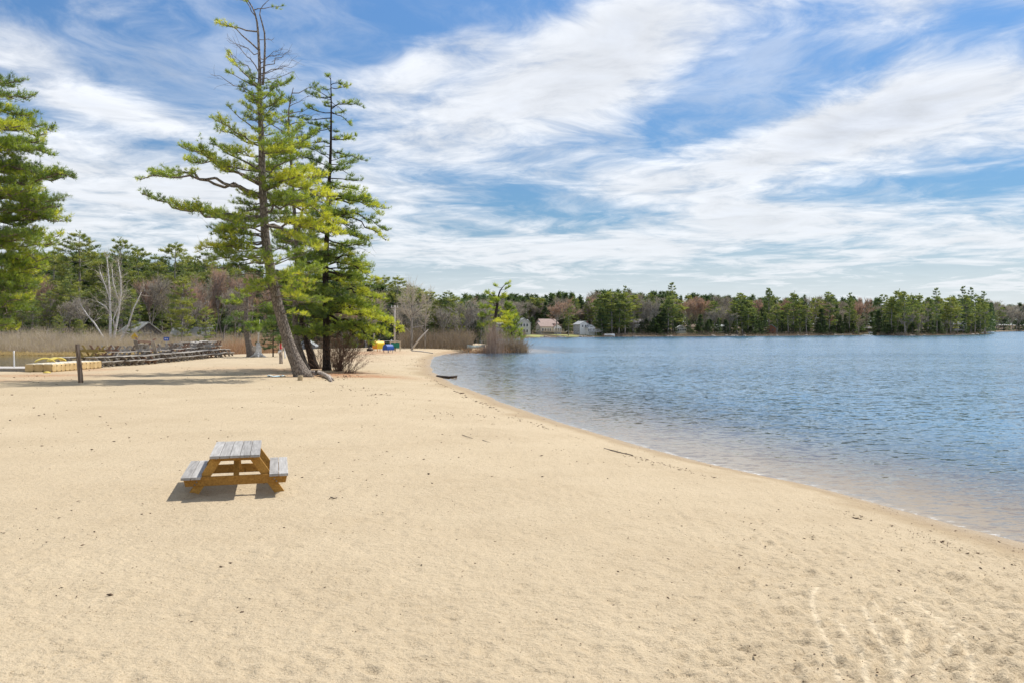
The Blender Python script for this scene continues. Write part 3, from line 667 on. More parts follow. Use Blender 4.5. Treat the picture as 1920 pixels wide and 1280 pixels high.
# --- dark trunk in the middle
T3 = [(590, 690), (583, 665), (575, 637), (566, 596), (560, 540), (556, 480), (560, 430), (570, 380)]
br3 = [(395, None, (600, 370), .4, .3, .8, -.1), (410, None, (530, 385), .4, .3, .8, -.2), (450, None, (520, 455), .8, .3, 1, -.2), (440, None, (610, 430), .8, .3, 1, -.1), (500, None, (600, 500), .5, .3, 1.2, -.25), (520, None, (515, 525), .8, .3, 1.1, -.25), (570, None, (510, 590), .6, .3, 1.1, -.2), (580, None, (600, 570), 1.2, .3, 1, -.2), (615, None, (530, 640), 1.2, .35, 1, -.25), (610, None, (600, 630), 1, .35, .9, -.1)]
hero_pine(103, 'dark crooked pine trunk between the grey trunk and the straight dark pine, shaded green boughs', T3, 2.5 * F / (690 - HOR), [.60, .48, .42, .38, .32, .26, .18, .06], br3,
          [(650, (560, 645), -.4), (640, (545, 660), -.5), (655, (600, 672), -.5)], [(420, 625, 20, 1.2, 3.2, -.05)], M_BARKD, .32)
# --- straight dark pine on the right of the group
T4 = [(613, 692), (612, 665), (612, 621), (610, 527), (612, 465), (615, 402), (617, 349), (620, 281), (621, 197), (620, 141)]
br4 = [(150, (617, 145), (612, 142), -.2, .1, .3, 0), (165, (640, 168), (657, 160), .2, .3, .45, .15), (160, (635, 152), (640, 160), -.2, .2, .4, 0), (182, (595, 186), (572, 172), .2, .35, .45, -.1), (185, (600, 175), (590, 168), -.3, .4, .4, -.1),
       (205, (650, 185), (683, 203), .3, .45, .42, .05), (200, (640, 195), (662, 190), -.4, .35, .5, .15), (210, (650, 220), (657, 236), -.3, .55, .4, .1), (212, (590, 212), (572, 198), .3, .35, .45, -.1), (222, (590, 228), (562, 222), -.4, .35, .55, -.1), (240, (595, 245), (575, 262), .2, .6, .35, .15),
       (250, (614, 240), (610, 236), -.3, .3, .3, 0), (262, (640, 262), (666, 255), -.3, .2, .5, .2), (262, (650, 262), (660, 262), .4, .3, .45, .1), (270, (585, 262), (560, 280), -.3, .6, .5, -.1), (275, (600, 272), (597, 282), -.3, .6, .3, .1),
       (288, (655, 288), (686, 302), .2, .5, .45, .0), (315, (590, 300), (560, 292), -.4, .2, .85, -.2), (325, (585, 318), (552, 318), .6, .25, .85, -.2), (320, (640, 310), (660, 332), -.4, .2, .6, .1), (335, (650, 335), (680, 340), .3, .4, .5, -.1), (340, (645, 350), (668, 356), -.4, .5, .5, -.1),
       (375, (650, 352), (712, 402), -1.0, .22, 1.15, .22), (380, (660, 372), (716, 392), .6, .25, 1.1, .15), (395, (660, 390), (728, 434), .2, .45, .85, .20), (400, (665, 400), (724, 452), -.8, .62, .6, .25), (390, (590, 385), (565, 375), .8, .3, .9, -.15), (420, (640, 415), (665, 430), -.8, .2, .9, -.25), (430, (655, 440), (668, 440), .8, .3, .8, -.2),
       (450, (590, 455), (560, 465), 1, .3, 1, -.2), (470, (640, 470), (660, 470), .6, .3, .8, -.25), (495, (650, 480), (710, 528), -.8, .25, 1.1, .15), (505, (650, 500), (690, 510), .8, .25, 1.1, -.1), (520, (640, 520), (680, 545), -1.4, .3, 1, .0), (530, (580, 530), (560, 550), .6, .3, 1, -.2),
       (540, (670, 545), (718, 562), -.6, .40, 1.1, .30), (560, (670, 560), (716, 592), -1.2, .35, 1.15, .32), (575, (680, 580), (752, 616), -1.0, .42, 1.0, .35), (590, (670, 605), (735, 632), -1.6, .42, 1.1, .35), (600, (650, 615), (700, 645), -.6, .4, .9, .1), (590, (640, 600), (680, 625), .8, .3, 1, -.25), (620, (640, 625), (665, 650), .4, .4, .8, -.2), (570, (585, 580), (555, 600), .6, .35, .9, -.2), (560, (650, 575), (690, 580), -.2, .3, 1.1, .15), (585, (670, 590), (728, 605), .6, .35, 1.2, .3), (600, (660, 610), (712, 625), -2.2, .3, 1.2, .3), (570, (650, 580), (700, 600), -2.6, .3, 1.2, .25), (480, (650, 480), (690, 500), -2.4, .3, 1.1, .1), (510, (650, 515), (700, 540), 1.8, .3, 1.1, 0), (430, (640, 430), (690, 450), -1.8, .3, .9, .1), (370, (640, 370), (690, 380), -2.0, .3, 1.0, .1), (545, (600, 545), (570, 565), -1.6, .3, 1.0, .1), (470, (590, 475), (565, 490), -1.8, .3, 1.0, .15), (610, (590, 620), (580, 640), -.4, .4, .6, .1)]
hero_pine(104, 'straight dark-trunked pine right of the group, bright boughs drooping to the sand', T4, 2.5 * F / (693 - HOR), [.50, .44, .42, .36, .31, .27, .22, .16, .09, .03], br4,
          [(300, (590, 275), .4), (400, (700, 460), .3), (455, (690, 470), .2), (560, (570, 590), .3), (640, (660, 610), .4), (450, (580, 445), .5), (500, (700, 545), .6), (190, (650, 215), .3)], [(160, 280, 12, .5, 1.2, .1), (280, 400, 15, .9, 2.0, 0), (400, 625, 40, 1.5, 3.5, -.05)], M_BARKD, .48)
# --- pine at the left edge of the picture
Y5 = 46.0
T5 = [(-95, 715), (-92, 600), (-88, 450), (-85, 300), (-82, 180), (-80, 110), (-78, 70)]
br5 = []
r5 = random.Random(4)
for (sy, tx, ty, pl, tn) in ((130, 45, 160, .7, -.15), (150, 60, 185, .8, -.1), (175, 55, 215, .8, .0), (200, 100, 250, .9, -.05), (215, 60, 235, .9, .05), (235, 95, 290, 1.0, -.1), (262, 30, 295, 1.1, .05), (275, 110, 330, 1.0, -.1), (300, 80, 330, 1.1, .1), (290, 20, 325, 1.2, .1), (320, 138, 342, 1.0, -.05), (340, 110, 375, 1.0, -.05),
                             (350, 40, 360, 1.2, .1), (375, 100, 395, 1.1, -.05), (385, 122, 412, 1.2, .1), (400, 60, 415, 1.2, -.1), (410, 110, 452, 1.0, .25), (420, 70, 450, 1.1, -.15), (440, 20, 460, 1.3, .1), (455, 78, 500, 1.1, .25), (470, 40, 500, 1.3, .25), (490, 66, 545, 1.2, .05), (500, 85, 520, .9, .2),
                             (520, 30, 540, 1.3, .05), (540, 55, 585, 1.1, -.1), (560, 20, 585, 1.3, -.2), (580, 30, 612, 1.0, .1), (570, 60, 565, 1.0, .05), (470, 90, 480, .9, .2), (440, 90, 470, .9, .2), (360, 70, 340, .9, .1), (250, 75, 270, .9, .1)):
    for q in range(2):
        br5.append((sy + q * 6, None, (tx - q * r5.uniform(12, 40), ty + r5.uniform(-10, 10) - q * 5), r5.uniform(-2.6, 2.0), .42, pl * r5.uniform(.9, 1.15), tn + r5.uniform(-.1, .1)))
hero_pine(105, 'broad bushy pine cut off by the left edge', T5, Y5, [.8, .7, .6, .45, .3, .18, .05], br5, [(300, (60, 345), 0), (400, (50, 440), .5)],
          [(130, 300, 12, 1, 2.6, .1), (300, 600, 18, 2.4, 4.6, 0)], M_BARK, .45)
# --- small pine behind the leaning trunk (left)
T6 = [(472, 668), (468, 652), (463, 630), (461, 600), (463, 570), (466, 540)]
br6 = [(560, None, (440, 560), 0, .3, .9, .0), (575, None, (500, 575), .5, .3, 1, -.1), (595, None, (425, 605), 0, .3, 1.2, -.2), (600, None, (505, 610), -1, .3, 1.2, -.15), (610, None, (440, 622), -1, .3, 1.2, .1), (612, None, (520, 600), 0, .35, 1.2, -.25), (600, None, (480, 620), -2.5, .3, 1.2, -.2), (590, None, (450, 590), 2, .3, 1, .1), (548, None, (480, 535), 0, .3, .8, .1)]
hero_pine(106, 'low spreading pine with a short grey trunk, beside the white stump', T6, 2.5 * F / (668 - HOR), [.8, .62, .5, .4, .28, .1], br6,
          [(570, (420, 560), 0), (580, (410, 590), .5), (555, (500, 545), 0)], [(555, 615, 8, 1.5, 3.4, 0)], M_BARK, .40, tl=.26)
# --- pine on the spit point
Y7 = 128.0
T7 = [(927, 652), (926, 620), (928, 600), (932, 575), (934, 560), (938, 545), (948, 533)]
br7 = [(536, None, (955, 530), 0, .1, .8, .0), (540, None, (928, 536), 0, .4, .6, -.2), (545, None, (957, 537), .3, .4, .5, 0), (555, None, (915, 552), 0, .3, 1.2, .0), (560, None, (945, 558), 0, .2, 1.2, .15), (572, None, (905, 578), 0, .35, 1.6, -.2), (580, None, (950, 590), 0, .3, 1.6, .1), (590, None, (902, 592), 1, .35, 1.5, -.25), (595, None, (960, 598), -1, .3, 1.8, .15), (600, None, (940, 605), -2, .3, 1.6, .2), (605, None, (900, 612), 0, .4, 1.6, -.1), (600, None, (918, 610), -2, .3, 1.5, .05), (565, None, (925, 565), -1.5, .2, 1.2, .1), (612, None, (958, 612), 0, .4, 1.3, .2)]
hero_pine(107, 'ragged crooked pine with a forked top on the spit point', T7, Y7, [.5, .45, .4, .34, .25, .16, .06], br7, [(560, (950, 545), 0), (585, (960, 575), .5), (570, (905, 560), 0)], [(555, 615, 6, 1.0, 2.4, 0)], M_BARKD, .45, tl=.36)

# ------------------------------------------------------------------ forest prototypes
def proto_pine(seed, h, crown0, spread, tl, tw, k, sp, ts, whorl, tint, dens=1.0, ragged=.25, mat=None, bark=None, droop=0.0, conic=False):
    ragged *= .7
    t = thing('pine_tree', 'x', 'tree')
    pn = Pine(seed, tl, tw, k, sp, ts); r = pn.r
    lean = r.uniform(-.03, .03, 2)
    top = np.array([lean[0] * h, lean[1] * h, h])
    n = 9; pts = [Vector((lean[0] * h * q + r.normal(0, .05), lean[1] * h * q + r.normal(0, .05), h * q - (.3 if i == 0 else 0))) for i, q in enumerate(np.linspace(0, .98, n))]
    rad = [.017 * h * (1 - .93 * q) for q in np.linspace(0, 1, n)]
    mb = MB(); mb.tube(pts, rad, 7); mb.build('trunk', bark or M_BARKF, t)
    z = crown0 * h
    while z < h * .97:
        u = max(0.0, (z / h - crown0) / (1 - crown0))
        prof = (1 - u) ** .85 if conic else (.55 + .75 * u) * (1 - u ** 2.2) ** .8 if u < .5 else (1 - u ** 2.0) ** .75
        nb = r.integers(3, 6)
        a0 = r.uniform(0, 6.28)
        for i in range(nb):
            if r.random() < ragged * (1.4 - u): continue
            a = a0 + i * 6.28 / nb + r.normal(0, .25); L = max(.5, spread * prof * r.uniform(.65, 1.15))
            d = np.array([math.cos(a), math.sin(a), 0]); p0 = np.array([lean[0] * z, lean[1] * z, z + r.normal(0, .12)])
            rise = (.05 + .30 * u + droop + r.uniform(-.1, .12)) * L
            p1 = p0 + d * L + np.array([0, 0, rise]); pm = (p0 + p1) / 2 + np.array([0, 0, -.06 * L])
            pn.branch(p0, pm, p1, .02 + .012 * L, .25 if not conic else .12, (.42 if not conic else .30) * L + .2, tint + r.normal(0, .10) + .14 * u, dens)
        z += whorl * (1 - .35 * u) * r.uniform(.8, 1.25)
    # leader tip
    pn.C.append(top + r.normal(0, .15, (6, 3)) * np.array([1, 1, 1.5]) - np.array([0, 0, .3])); pn.D.append(np.tile([[0, 0, 1.0]], (6, 1))); pn.T.append(np.full(6, tint))
    pn.limbs('limbs', bark or M_BARKF, t, n=3); pn.crown('crown', mat or M_PINE_F, t)
    t['h'] = h
    return t
def bare(seed, h, twigs, tw, mat_tw, bark, spread=.5, clump=1, tips=None, upright=.6):
    r = np.random.default_rng(seed); t = thing('bare_tree', 'x', 'tree')
    A_, B_, ra, rb, lv = [], [], [], [], []
    ends = []
    def grow(p, d, L, rad, lev):
        n = 3; q = p
        for i in range(n):
            d = nrm(d + r.normal(0, .11, 3) + np.array([0, 0, .05])); e = q + d * L / n
            A_.append(q); B_.append(e); ra.append(rad * (1 - .28 * i / n)); rb.append(rad * (1 - .28 * (i + 1) / n)); lv.append(lev)
            if lev >= 2: ends.append((q, e, lev))
            if lev < 4 and (i > 0 or lev > 0):
                for _ in range(r.integers(1, 3) if lev < 3 else 1):
                    az = r.uniform(0, 6.28); side = np.array([math.cos(az), math.sin(az), 0])
                    nd = nrm(d * upright + side * spread * r.uniform(.6, 1.2) + np.array([0, 0, .25]))
                    grow(e, nd, L * r.uniform(.45, .68), rad * .55, lev + 1)
            q = e
        if lev < 3:
            for _ in range(2): grow(q, nrm(d + r.normal(0, .35, 3)), L * .6, rad * .62, lev + 1)
    for c in range(clump):
        off = np.array([r.normal(0, .3), r.normal(0, .3), -.25]) * (1 if clump > 1 else 0) + np.array([0, 0, -.2])
        grow(off, nrm(np.array([r.normal(0, .06 + .12 * (clump > 1)), r.normal(0, .06 + .12 * (clump > 1)), 1])), h * .45, .011 * h, 0)
    V, Fq = segs_mesh(A_, B_, np.maximum(ra, tw * .5), np.maximum(rb, tw * .4), 4)
    hmax = V[:, 2].max(); sc = h / hmax; V *= sc
    link('trunk', mesh_np('trunk', V, [Fq], smooth=True), bark, t)
    a = np.array([e[0] for e in ends]); b = np.array([e[1] for e in ends]); idx = r.integers(0, len(a), twigs); q = r.random((twigs, 1))
    c = a[idx] + (b[idx] - a[idx]) * q; d = nrm(nrm(b[idx] - a[idx]) * .9 + r.normal(0, .45, (twigs, 3)) + np.array([0, 0, .2])); L = h * .055 * r.uniform(.5, 1.3, (twigs, 1))
    s = nrm(np.cross(d, r.normal(size=(twigs, 3))))
    Vt = np.stack([c - s * tw, c + s * tw, c + d * L], 1).reshape(-1, 3) * sc
    tint = np.repeat(np.clip(r.normal(.5, .2, twigs), 0, 1), 3)
    link('crown', mesh_np('crown', Vt, [np.arange(len(Vt)).reshape(-1, 3)], {'tint': tint}), mat_tw, t)
    t['h'] = h
    return t
# mid distance (about 120-220 m) and far (350 m and more)
PR = {}
PR['pine_m'] = [proto_pine(200 + i, 17, [.22, .15, .30][i], [4.4, 4.8, 4.0][i], .40, .036, 7, .25, .45, 1.0, [.58, .68, .62][i]) for i in range(3)]
PR['young_m'] = [proto_pine(210 + i, 11, .12, 3.0, .40, .036, 5, .28, .5, .9, .55, droop=.05) for i in range(2)]
PR['hem_m'] = [proto_pine(220 + i, 13, .06, 3.0, .34, .034, 6, .24, .45, .75, .35, ragged=.1, mat=M_HEM, droop=-.22, conic=True) for i in range(2)]
PR['pine_f'] = [proto_pine(230 + i, 17, [.22, .15, .35, .25][i], [4.2, 4.6, 3.6, 4.0][i], .55, .065, 6, .36, .62, 1.25, [.45, .58, .38, .52][i]) for i in range(4)]
PR['hem_f'] = [proto_pine(240 + i, 14, .05, 3.2, .50, .060, 6, .34, .58, .85, .4, ragged=.1, mat=M_HEM, droop=-.15, conic=True) for i in range(3)]
PR['snagtop_f'] = [proto_pine(250, 19, .45, 4.2, .55, .06, 5, .45, .6, 1.5, .30, ragged=.5)]
PR['bare_m'] = [bare(260 + i, 13, 2600, .013, M_TWIG, M_BARKF, .55) for i in range(3)]
PR['red_m'] = [bare(270 + i, 12, 3600, .020, M_RED, M_BARKF, .42) for i in range(2)]
PR['bare_f'] = [bare(280 + i, 14, 2000, .026, M_TWIG, M_BARKF, .5) for i in range(3)]
PR['red_f'] = [bare(290 + i, 12, 2800, .040, M_RED, M_BARKF, .42) for i in range(2)]
FIRST = {}
NAMES = {'pine': ('pine_tree', 'green pine tree'), 'young': ('pine_tree', 'bushy young yellow-green pine tree'), 'hem': ('hemlock_tree', 'dark conical hemlock tree'), 'snagtop': ('pine_tree', 'sparse tall pine tree'), 'bare': ('bare_tree', 'leafless grey tree'), 'red': ('red_maple_tree', 'leafless tree with reddish buds')}
used = set()
NTREE = [0]
def plant(kind, px, top, Y, region=None, label=None, width=1.0, var=None, sink=0.0):
    if not label:
        for (a_, b_, y_) in ((980, 1060, 392), (1068, 1127, 392), (1190, 1203, 398), (1268, 1289, 412), (1348, 1358, 412), (1438, 1454, 420)):
            if a_ < px < b_ and Y < y_: Y = y_ + random.uniform(0, 8)
    key = kind.split('_')[0]; lst = PR[kind]; i = random.randrange(len(lst)) if var is None else var
    src = lst[i]
    x = (px - 960) / F * Y; z = gz(x, Y) - sink; H = CAMZ - (top - HOR) / F * Y - z
    if H < 2: H = 2
    if (kind, i) not in used: o = src; used.add((kind, i))
    else: o = copy_tree(src)
    s = H / src['h']; w = s ** .5 * width * random.uniform(.9, 1.12)
    w = max(.45 * width, w)
    o.location = (x, Y, z); o.scale = (w, w, s); o.rotation_euler = (0, 0, random.uniform(0, 6.28))
    nm, ph = NAMES[key]; o.name = nm
    if label: o['label'] = label; o.pop('group', None) if 'group' in o else None
    else:
        o['label'] = ph + ' ' + region; o['group'] = ph + 's ' + region
    NTREE[0] += 1
    return o
# --- left wood behind the brush
RL = 'in the wood behind the left brush'
for (k, px, top, Y, w, v) in (('pine_m', 148, 434, 152, 1.15, 0), ('pine_m', 100, 468, 158, 1.0, 1), ('pine_m', 228, 446, 155, 1.05, 2), ('pine_m', 262, 462, 160, 1.0, 1), ('pine_m', 290, 478, 166, 1, 0),
                              ('pine_m', 325, 455, 160, 1.05, 1), ('pine_m', 352, 478, 168, .9, 2), ('pine_m', 385, 470, 170, 1, 0), ('pine_m', 340, 520, 132, .8, 1), ('young_m', 205, 520, 140, .9, 0), ('young_m', 95, 545, 138, .9, 1), ('young_m', 62, 560, 134, .8, 0),
                              ('pine_m', 120, 480, 170, 1, 2), ('pine_m', 185, 470, 172, 1, 0), ('pine_m', 60, 490, 160, 1, 0), ('pine_m', 20, 480, 165, 1, 1), ('young_m', 110, 590, 128, .7, 1), ('young_m', 150, 600, 130, .7, 0), ('young_m', 385, 575, 128, .9, 1)):
    plant(k, px, top, Y, RL, width=w, var=v)
rr = random.Random(9)
for i in range(28):
    px = -20 + i * 17 + rr.uniform(-8, 8)
    if 150 < px < 300 and i % 2: continue
    plant(rr.choice(['bare_m', 'young_m', 'red_m', 'pine_m']), px, rr.uniform(510, 560), rr.uniform(132, 160), RL, width=.9)
for i in range(16):
    px = 0 + i * 30 + rr.uniform(-10, 10); plant('hem_m', px, rr.uniform(520, 575), rr.uniform(165, 180), RL, width=1.2)
for px, top in ((60, 535), (90, 515), (282, 520), (420, 500), (440, 515), (470, 505), (500, 520), (405, 525), (660, 560), (375, 515)):
    plant('red_m', px, top, 148, RL, width=.85)
for i in range(10):
    plant(rr.choice(['pine_m', 'hem_m']), 400 + i * 30, rr.uniform(485, 535), rr.uniform(175, 200), 'in the wood behind the group of shore pines')
# --- wood across the channel, right of the pines
RM = 'on the bank across the channel'
for (k, px, top, Y, w, v) in (('pine_m', 700, 520, 205, 1, 1), ('pine_m', 722, 517, 210, 1, 0), ('pine_m', 745, 518, 205, 1.1, 2), ('pine_m', 765, 533, 212, .9, 1), ('pine_m', 778, 537, 215, 1.0, 0), ('pine_m', 790, 540, 205, 1, 1), ('pine_m', 808, 545, 212, 1, 2),
                              ('pine_m', 841, 546, 205, 1, 0), ('pine_m', 852, 555, 200, 1, 1), ('pine_m', 822, 560, 205, 1, 2), ('hem_m', 870, 572, 205, 1.1, 0), ('hem_m', 893, 575, 205, 1.1, 1), ('hem_m', 735, 570, 200, 1.2, 0), ('hem_m', 712, 580, 195, 1.2, 1), ('hem_m', 800, 590, 200, 1.2, 0), ('hem_m', 760, 590, 195, 1.3, 1), ('pine_m', 650, 530, 210, 1, 1), ('pine_m', 678, 528, 205, 1, 0),
                              ('hem_m', 835, 592, 200, 1.2, 1), ('hem_m', 780, 575, 215, 1.2, 0), ('hem_m', 855, 590, 212, 1.2, 0), ('young_m', 905, 590, 205, .8, 0)):
    plant(k, px, top, Y, RM, width=w, var=v)
for i in range(18):
    plant('bare_m', 685 + i * 13 + rr.uniform(-5, 5), rr.uniform(555, 580), rr.uniform(192, 214), RM)
plant('red_m', 890, 558, 216, label='orange-red budding maple above the dark hemlocks across the channel', width=1.3)
# --- far shore
def skyline(px): return float(np.interp(px, [860, 940, 1000, 1060, 1150, 1260, 1330, 1400, 1480, 1560, 1610, 1660, 1720, 1800, 1850, 1870, 1930], [552, 555, 554, 550, 546, 549, 554, 556, 556, 557, 560, 562, 560, 556, 560, 570, 572]))
RF = 'in the far shore wood behind the houses'
RG = 'in the far shore wood right of the houses'
RP = 'on the wooded point at the right'
def reg(px): return RF if px < 1130 else (RG if px < 1630 else RP)
def shoreY(px):
    ys = [5365 / (q[1] - HOR) for q in shoreB if q[0] > 890]; xs = [q[0] for q in shoreB if q[0] > 890]
    return float(np.interp(px, xs, ys))
for i in range(60):      # back row
    px = 880 + i * 17 + rr.uniform(-6, 6)
    if px > 1860: continue
    plant(rr.choice(['pine_f', 'hem_f', 'bare_f', 'pine_f', 'bare_f', 'red_f']) if px < 1620 else rr.choice(['pine_f', 'hem_f', 'pine_f', 'bare_f']), px, skyline(px) + rr.uniform(-3, 9), shoreY(px) + rr.uniform(60, 90), reg(px), width=1.1)
for i in range(62):      # middle row
    px = 965 + i * 14.5 + rr.uniform(-5, 5)
    if px > 1845: continue
    plant(rr.choice(['hem_f', 'hem_f', 'bare_f', 'pine_f']), px, skyline(px) + rr.uniform(12, 30), shoreY(px) + rr.uniform(30, 45), reg(px), width=1.15)
for i in range(22):
    px = 950 + i * 7.5 + rr.uniform(-3, 3); plant('bare_f', px, rr.uniform(562, 580), shoreY(px) + rr.uniform(32, 60), RF)
LAB = {1130: 'leftmost of the tall bright pines right of the grey house', 1185: 'rightmost of the tall bright pines right of the grey house'}
front = [(1130, 553, 'pine_f', 1.2, 1), (1147, 549, 'pine_f', 1.3, 1), (1160, 552, 'pine_f', 1.2, 3), (1172, 551, 'pine_f', 1.2, 1), (1186, 555, 'pine_f', 1.2, 3), (1152, 575, 'hem_f', 1.2, 0), (1128, 578, 'hem_f', 1.2, 1), (1172, 580, 'hem_f', 1.3, 2), (1234, 570, 'hem_f', 1.1, 0),
         (1245, 580, 'hem_f', 1.3, 1), (1270, 580, 'hem_f', 1.1, 0), (1226, 588, 'hem_f', 1.1, 2), (1262, 556, 'pine_f', 1.35, 1), (1276, 572, 'pine_f', 1.1, 3), (1252, 562, 'pine_f', 1.1, 0),
         (1340, 567, 'pine_f', 1.1, 3), (1312, 590, 'hem_f', 1.3, 0), (1328, 600, 'hem_f', 1, 1), (1350, 598, 'hem_f', 1.2, 1), (1392, 554, 'pine_f', 1.2, 0), (1382, 570, 'pine_f', 1.2, 1), (1402, 565, 'pine_f', 1.2, 3), (1375, 580, 'hem_f', 1.2, 1), (1395, 590, 'hem_f', 1.2, 0), (1412, 590, 'hem_f', 1.2, 2), (1425, 600, 'hem_f', 1.0, 2),
         (1442, 547, 'pine_f', .9, 2), (1455, 575, 'pine_f', 1.1, 0), (1465, 585, 'hem_f', .9, 1), (1478, 573, 'pine_f', .9, 3), (1487, 552, 'pine_f', 1.2, 1), (1500, 565, 'pine_f', 1, 0), (1512, 575, 'pine_f', 1, 3), (1530, 562, 'pine_f', .9, 1), (1540, 580, 'hem_f', 1.2, 0), (1556, 552, 'pine_f', 1.3, 0), (1568, 575, 'hem_f', 1.1, 2), (1575, 590, 'hem_f', 1, 1),
         (1593, 562, 'pine_f', 1.1, 2), (1600, 580, 'pine_f', 1, 3), (1585, 590, 'hem_f', 1.1, 0), (1428, 606, 'young', 1, 0),
         (1648, 580, 'hem_f', 1.3, 1), (1660, 592, 'hem_f', 1.1, 0), (1672, 562, 'pine_f', 1.1, 3), (1683, 548, 'pine_f', 1.2, 1), (1697, 551, 'pine_f', 1.1, 0), (1711, 556, 'pine_f', 1.1, 1), (1722, 555, 'pine_f', 1.0, 3), (1690, 590, 'hem_f', 1.0, 1), (1740, 562, 'pine_f', 1.0, 0), (1745, 588, 'hem_f', 1.4, 0), (1760, 592, 'hem_f', 1.2, 2),
         (1757, 560, 'pine_f', 1, 2), (1782, 560, 'pine_f', 1.2, 1), (1795, 568, 'pine_f', 1.1, 3), (1775, 580, 'pine_f', 1.2, 3), (1812, 558, 'pine_f', 1.2, 0), (1828, 556, 'pine_f', 1.1, 2), (1838, 562, 'pine_f', 1.0, 1), (1848, 570, 'pine_f', .9, 0), (1832, 592, 'hem_f', 1, 1), (1820, 590, 'pine_f', 1.1, 3), (1806, 585, 'hem_f', 1.1, 0)]
for (px, top, k, w, v) in front:
    top -= 4 if top < 580 else 0
    if k == 'young': k = 'hem_f'; 
    Yf = shoreY(min(px, 1838)) + rr.uniform(7, 15)
    plant(k, px, top, Yf, reg(px), label=LAB.get(px), width=w, var=v)
for (px, top, k) in ((1066, 578, 'pine_f'), (1058, 592, 'hem_f'), (1132, 588, 'hem_f'), (1013, 590, 'hem_f'), (1118, 560, 'pine_f'), (1435, 590, 'hem_f'), (1458, 585, 'pine_f'), (1266, 600, 'hem_f'), (1292, 602, 'hem_f'), (1346, 596, 'hem_f'), (1362, 600, 'hem_f'), (1008, 562, 'pine_f'), (1036, 556, 'pine_f'), (1078, 560, 'pine_f'), (1090, 565, 'hem_f'), (1102, 560, 'pine_f')):
    plant(k, px, top, shoreY(px) + (8 if top > 575 else 48), reg(px), width=.9)
# named single trees
plant('snagtop_f', 1259, 531, 440, label='dark flat-topped pine standing highest above the far shore wood', width=1.0, var=0)
plant('snagtop_f', 1174, 537, 430, label='small sparse pine top poking out above the bright pines right of the grey house', width=.7)
for (px, top) in ((1443, 541), (1592, 550), (1652, 553), (1662, 554), (1755, 541), (1804, 538), (1822, 540), (1846, 547)):
    plant('snagtop_f', px, top, shoreY(min(px, 1838)) + 20, reg(px), width=.8)
plant('red_f', 1044, 566, 345, label='round pink-budding maple in front of the house with the reddish roof', width=1.5, var=0)
for (px, top) in ((1290, 560), (1305, 556), (1318, 558), (1610, 566), (1545, 562), (1470, 560), (1560, 590)):
    plant('red_f', px, top, shoreY(px) + 30, reg(px), width=1.2)
for (px, top) in ((1200, 562), (1208, 558), (1215, 565), (1222, 560), (1205, 572), (1330, 580), (1345, 575), (1700, 590), (1715, 585), (1728, 590), (1190, 600), (1370, 585), (1350, 590), (1450, 600), (1610, 595), (1625, 590), (1718, 600), (1768, 600), (1790, 605)):
    plant('bare_f', px, top, shoreY(px) + rr.uniform(8, 14), reg(px), width=1.0)
for (px, top, Y, l) in ((996, 594, 350, 'dark rounded evergreen left of the house with the reddish roof'), (1064, 595, 357, 'dark evergreen between the two far shore houses'), (1022, 566, 385, 'narrow dark conifer behind the house with the reddish roof')):
    plant('hem_f', px, top, Y, label=l, width=1.2)
for i in range(62):      # low dark evergreens and undergrowth at the water's edge
    px = 1132 + i * 11.4 + rr.uniform(-5, 5)
    if 1610 < px < 1642: continue
    plant('hem_f', px, rr.uniform(597, 617), shoreY(min(px, 1838)) + rr.uniform(5, 22), 'low at the water edge of the far shore', width=rr.uniform(1.3, 2.0))
# trees beyond the point at the far right
for i in range(26):
    px = 1846 + i * 4.5 + rr.uniform(-3, 3); plant(rr.choice(['pine_f', 'hem_f', 'bare_f']), px, rr.uniform(566, 578) if i != 4 else 562, 960 + 9 * i, 'on the distant shore at the right edge', width=2.0)

# far-off woods behind: one mass each
def wood_mass(name, label, spots, seed, mat):
    r = np.random.default_rng(seed); C = []; D = []; T = []
    for (x, y, z, h, w) in spots:
        n = int(150); u = r.random(n) ** .8; a = r.uniform(0, 6.28, n); rad = w * (1 - u) ** .7 * np.sqrt(r.random(n))
        C.append(np.stack([x + np.cos(a) * rad, y + np.sin(a) * rad, z + h * (.08 + .92 * u)], 1)); D.append(nrm(np.stack([np.cos(a), np.sin(a), np.full(n, .3)], 1)))
        T.append(np.clip(r.normal(.42, .12, n) + r.normal(0, .15), 0, 1))
    V, Fc = needles(np.concatenate(C), np.concatenate(D), 1.5, .22, 4, .6, r)
    o = link(name, mesh_np(name, V, [Fc], {'tint': np.repeat(np.concatenate(T), 12)}), mat)
    tag(o, label, 'wood', kind='stuff')
sp = []
for i in range(330):
    px = rr.uniform(860, 1860); Y = shoreY(min(px, 1838)) + rr.uniform(95, 190); x = (px - 960) / F * Y; z = gz(x, Y)
    H = CAMZ - (skyline(px) + rr.uniform(-2, 10) - HOR) / F * Y - z; sp.append((x, Y, z, H, rr.uniform(2.6, 4)))
for i in range(90):
    px = rr.uniform(1842, 1990); Y = rr.uniform(1240, 1450); x = (px - 960) / F * Y; z = gz(x, Y)
    sp.append((x, Y, z, CAMZ - (rr.uniform(570, 582) - HOR) / F * Y - z, rr.uniform(9, 13)))
wood_mass('distant_wood', 'far-off mixed wood closing the skyline behind the far shore trees', sp, 31, M_HEM)
sp = []
for i in range(190):
    px = rr.uniform(-120, 900); Y = rr.uniform(205, 260) if px > 420 else rr.uniform(178, 225); x = (px - 960) / F * Y; z = gz(x, Y)
    top = float(np.interp(px, [-120, 150, 400, 600, 700, 820, 900], [480, 475, 500, 520, 535, 560, 566]))
    H = CAMZ - (top + rr.uniform(0, 14) - HOR) / F * Y - z; sp.append((x, Y, z, H, rr.uniform(2.4, 3.6)))
wood_mass('backing_wood', 'dark wood seen between the trunks of the left bank trees', sp, 32, M_HEM)

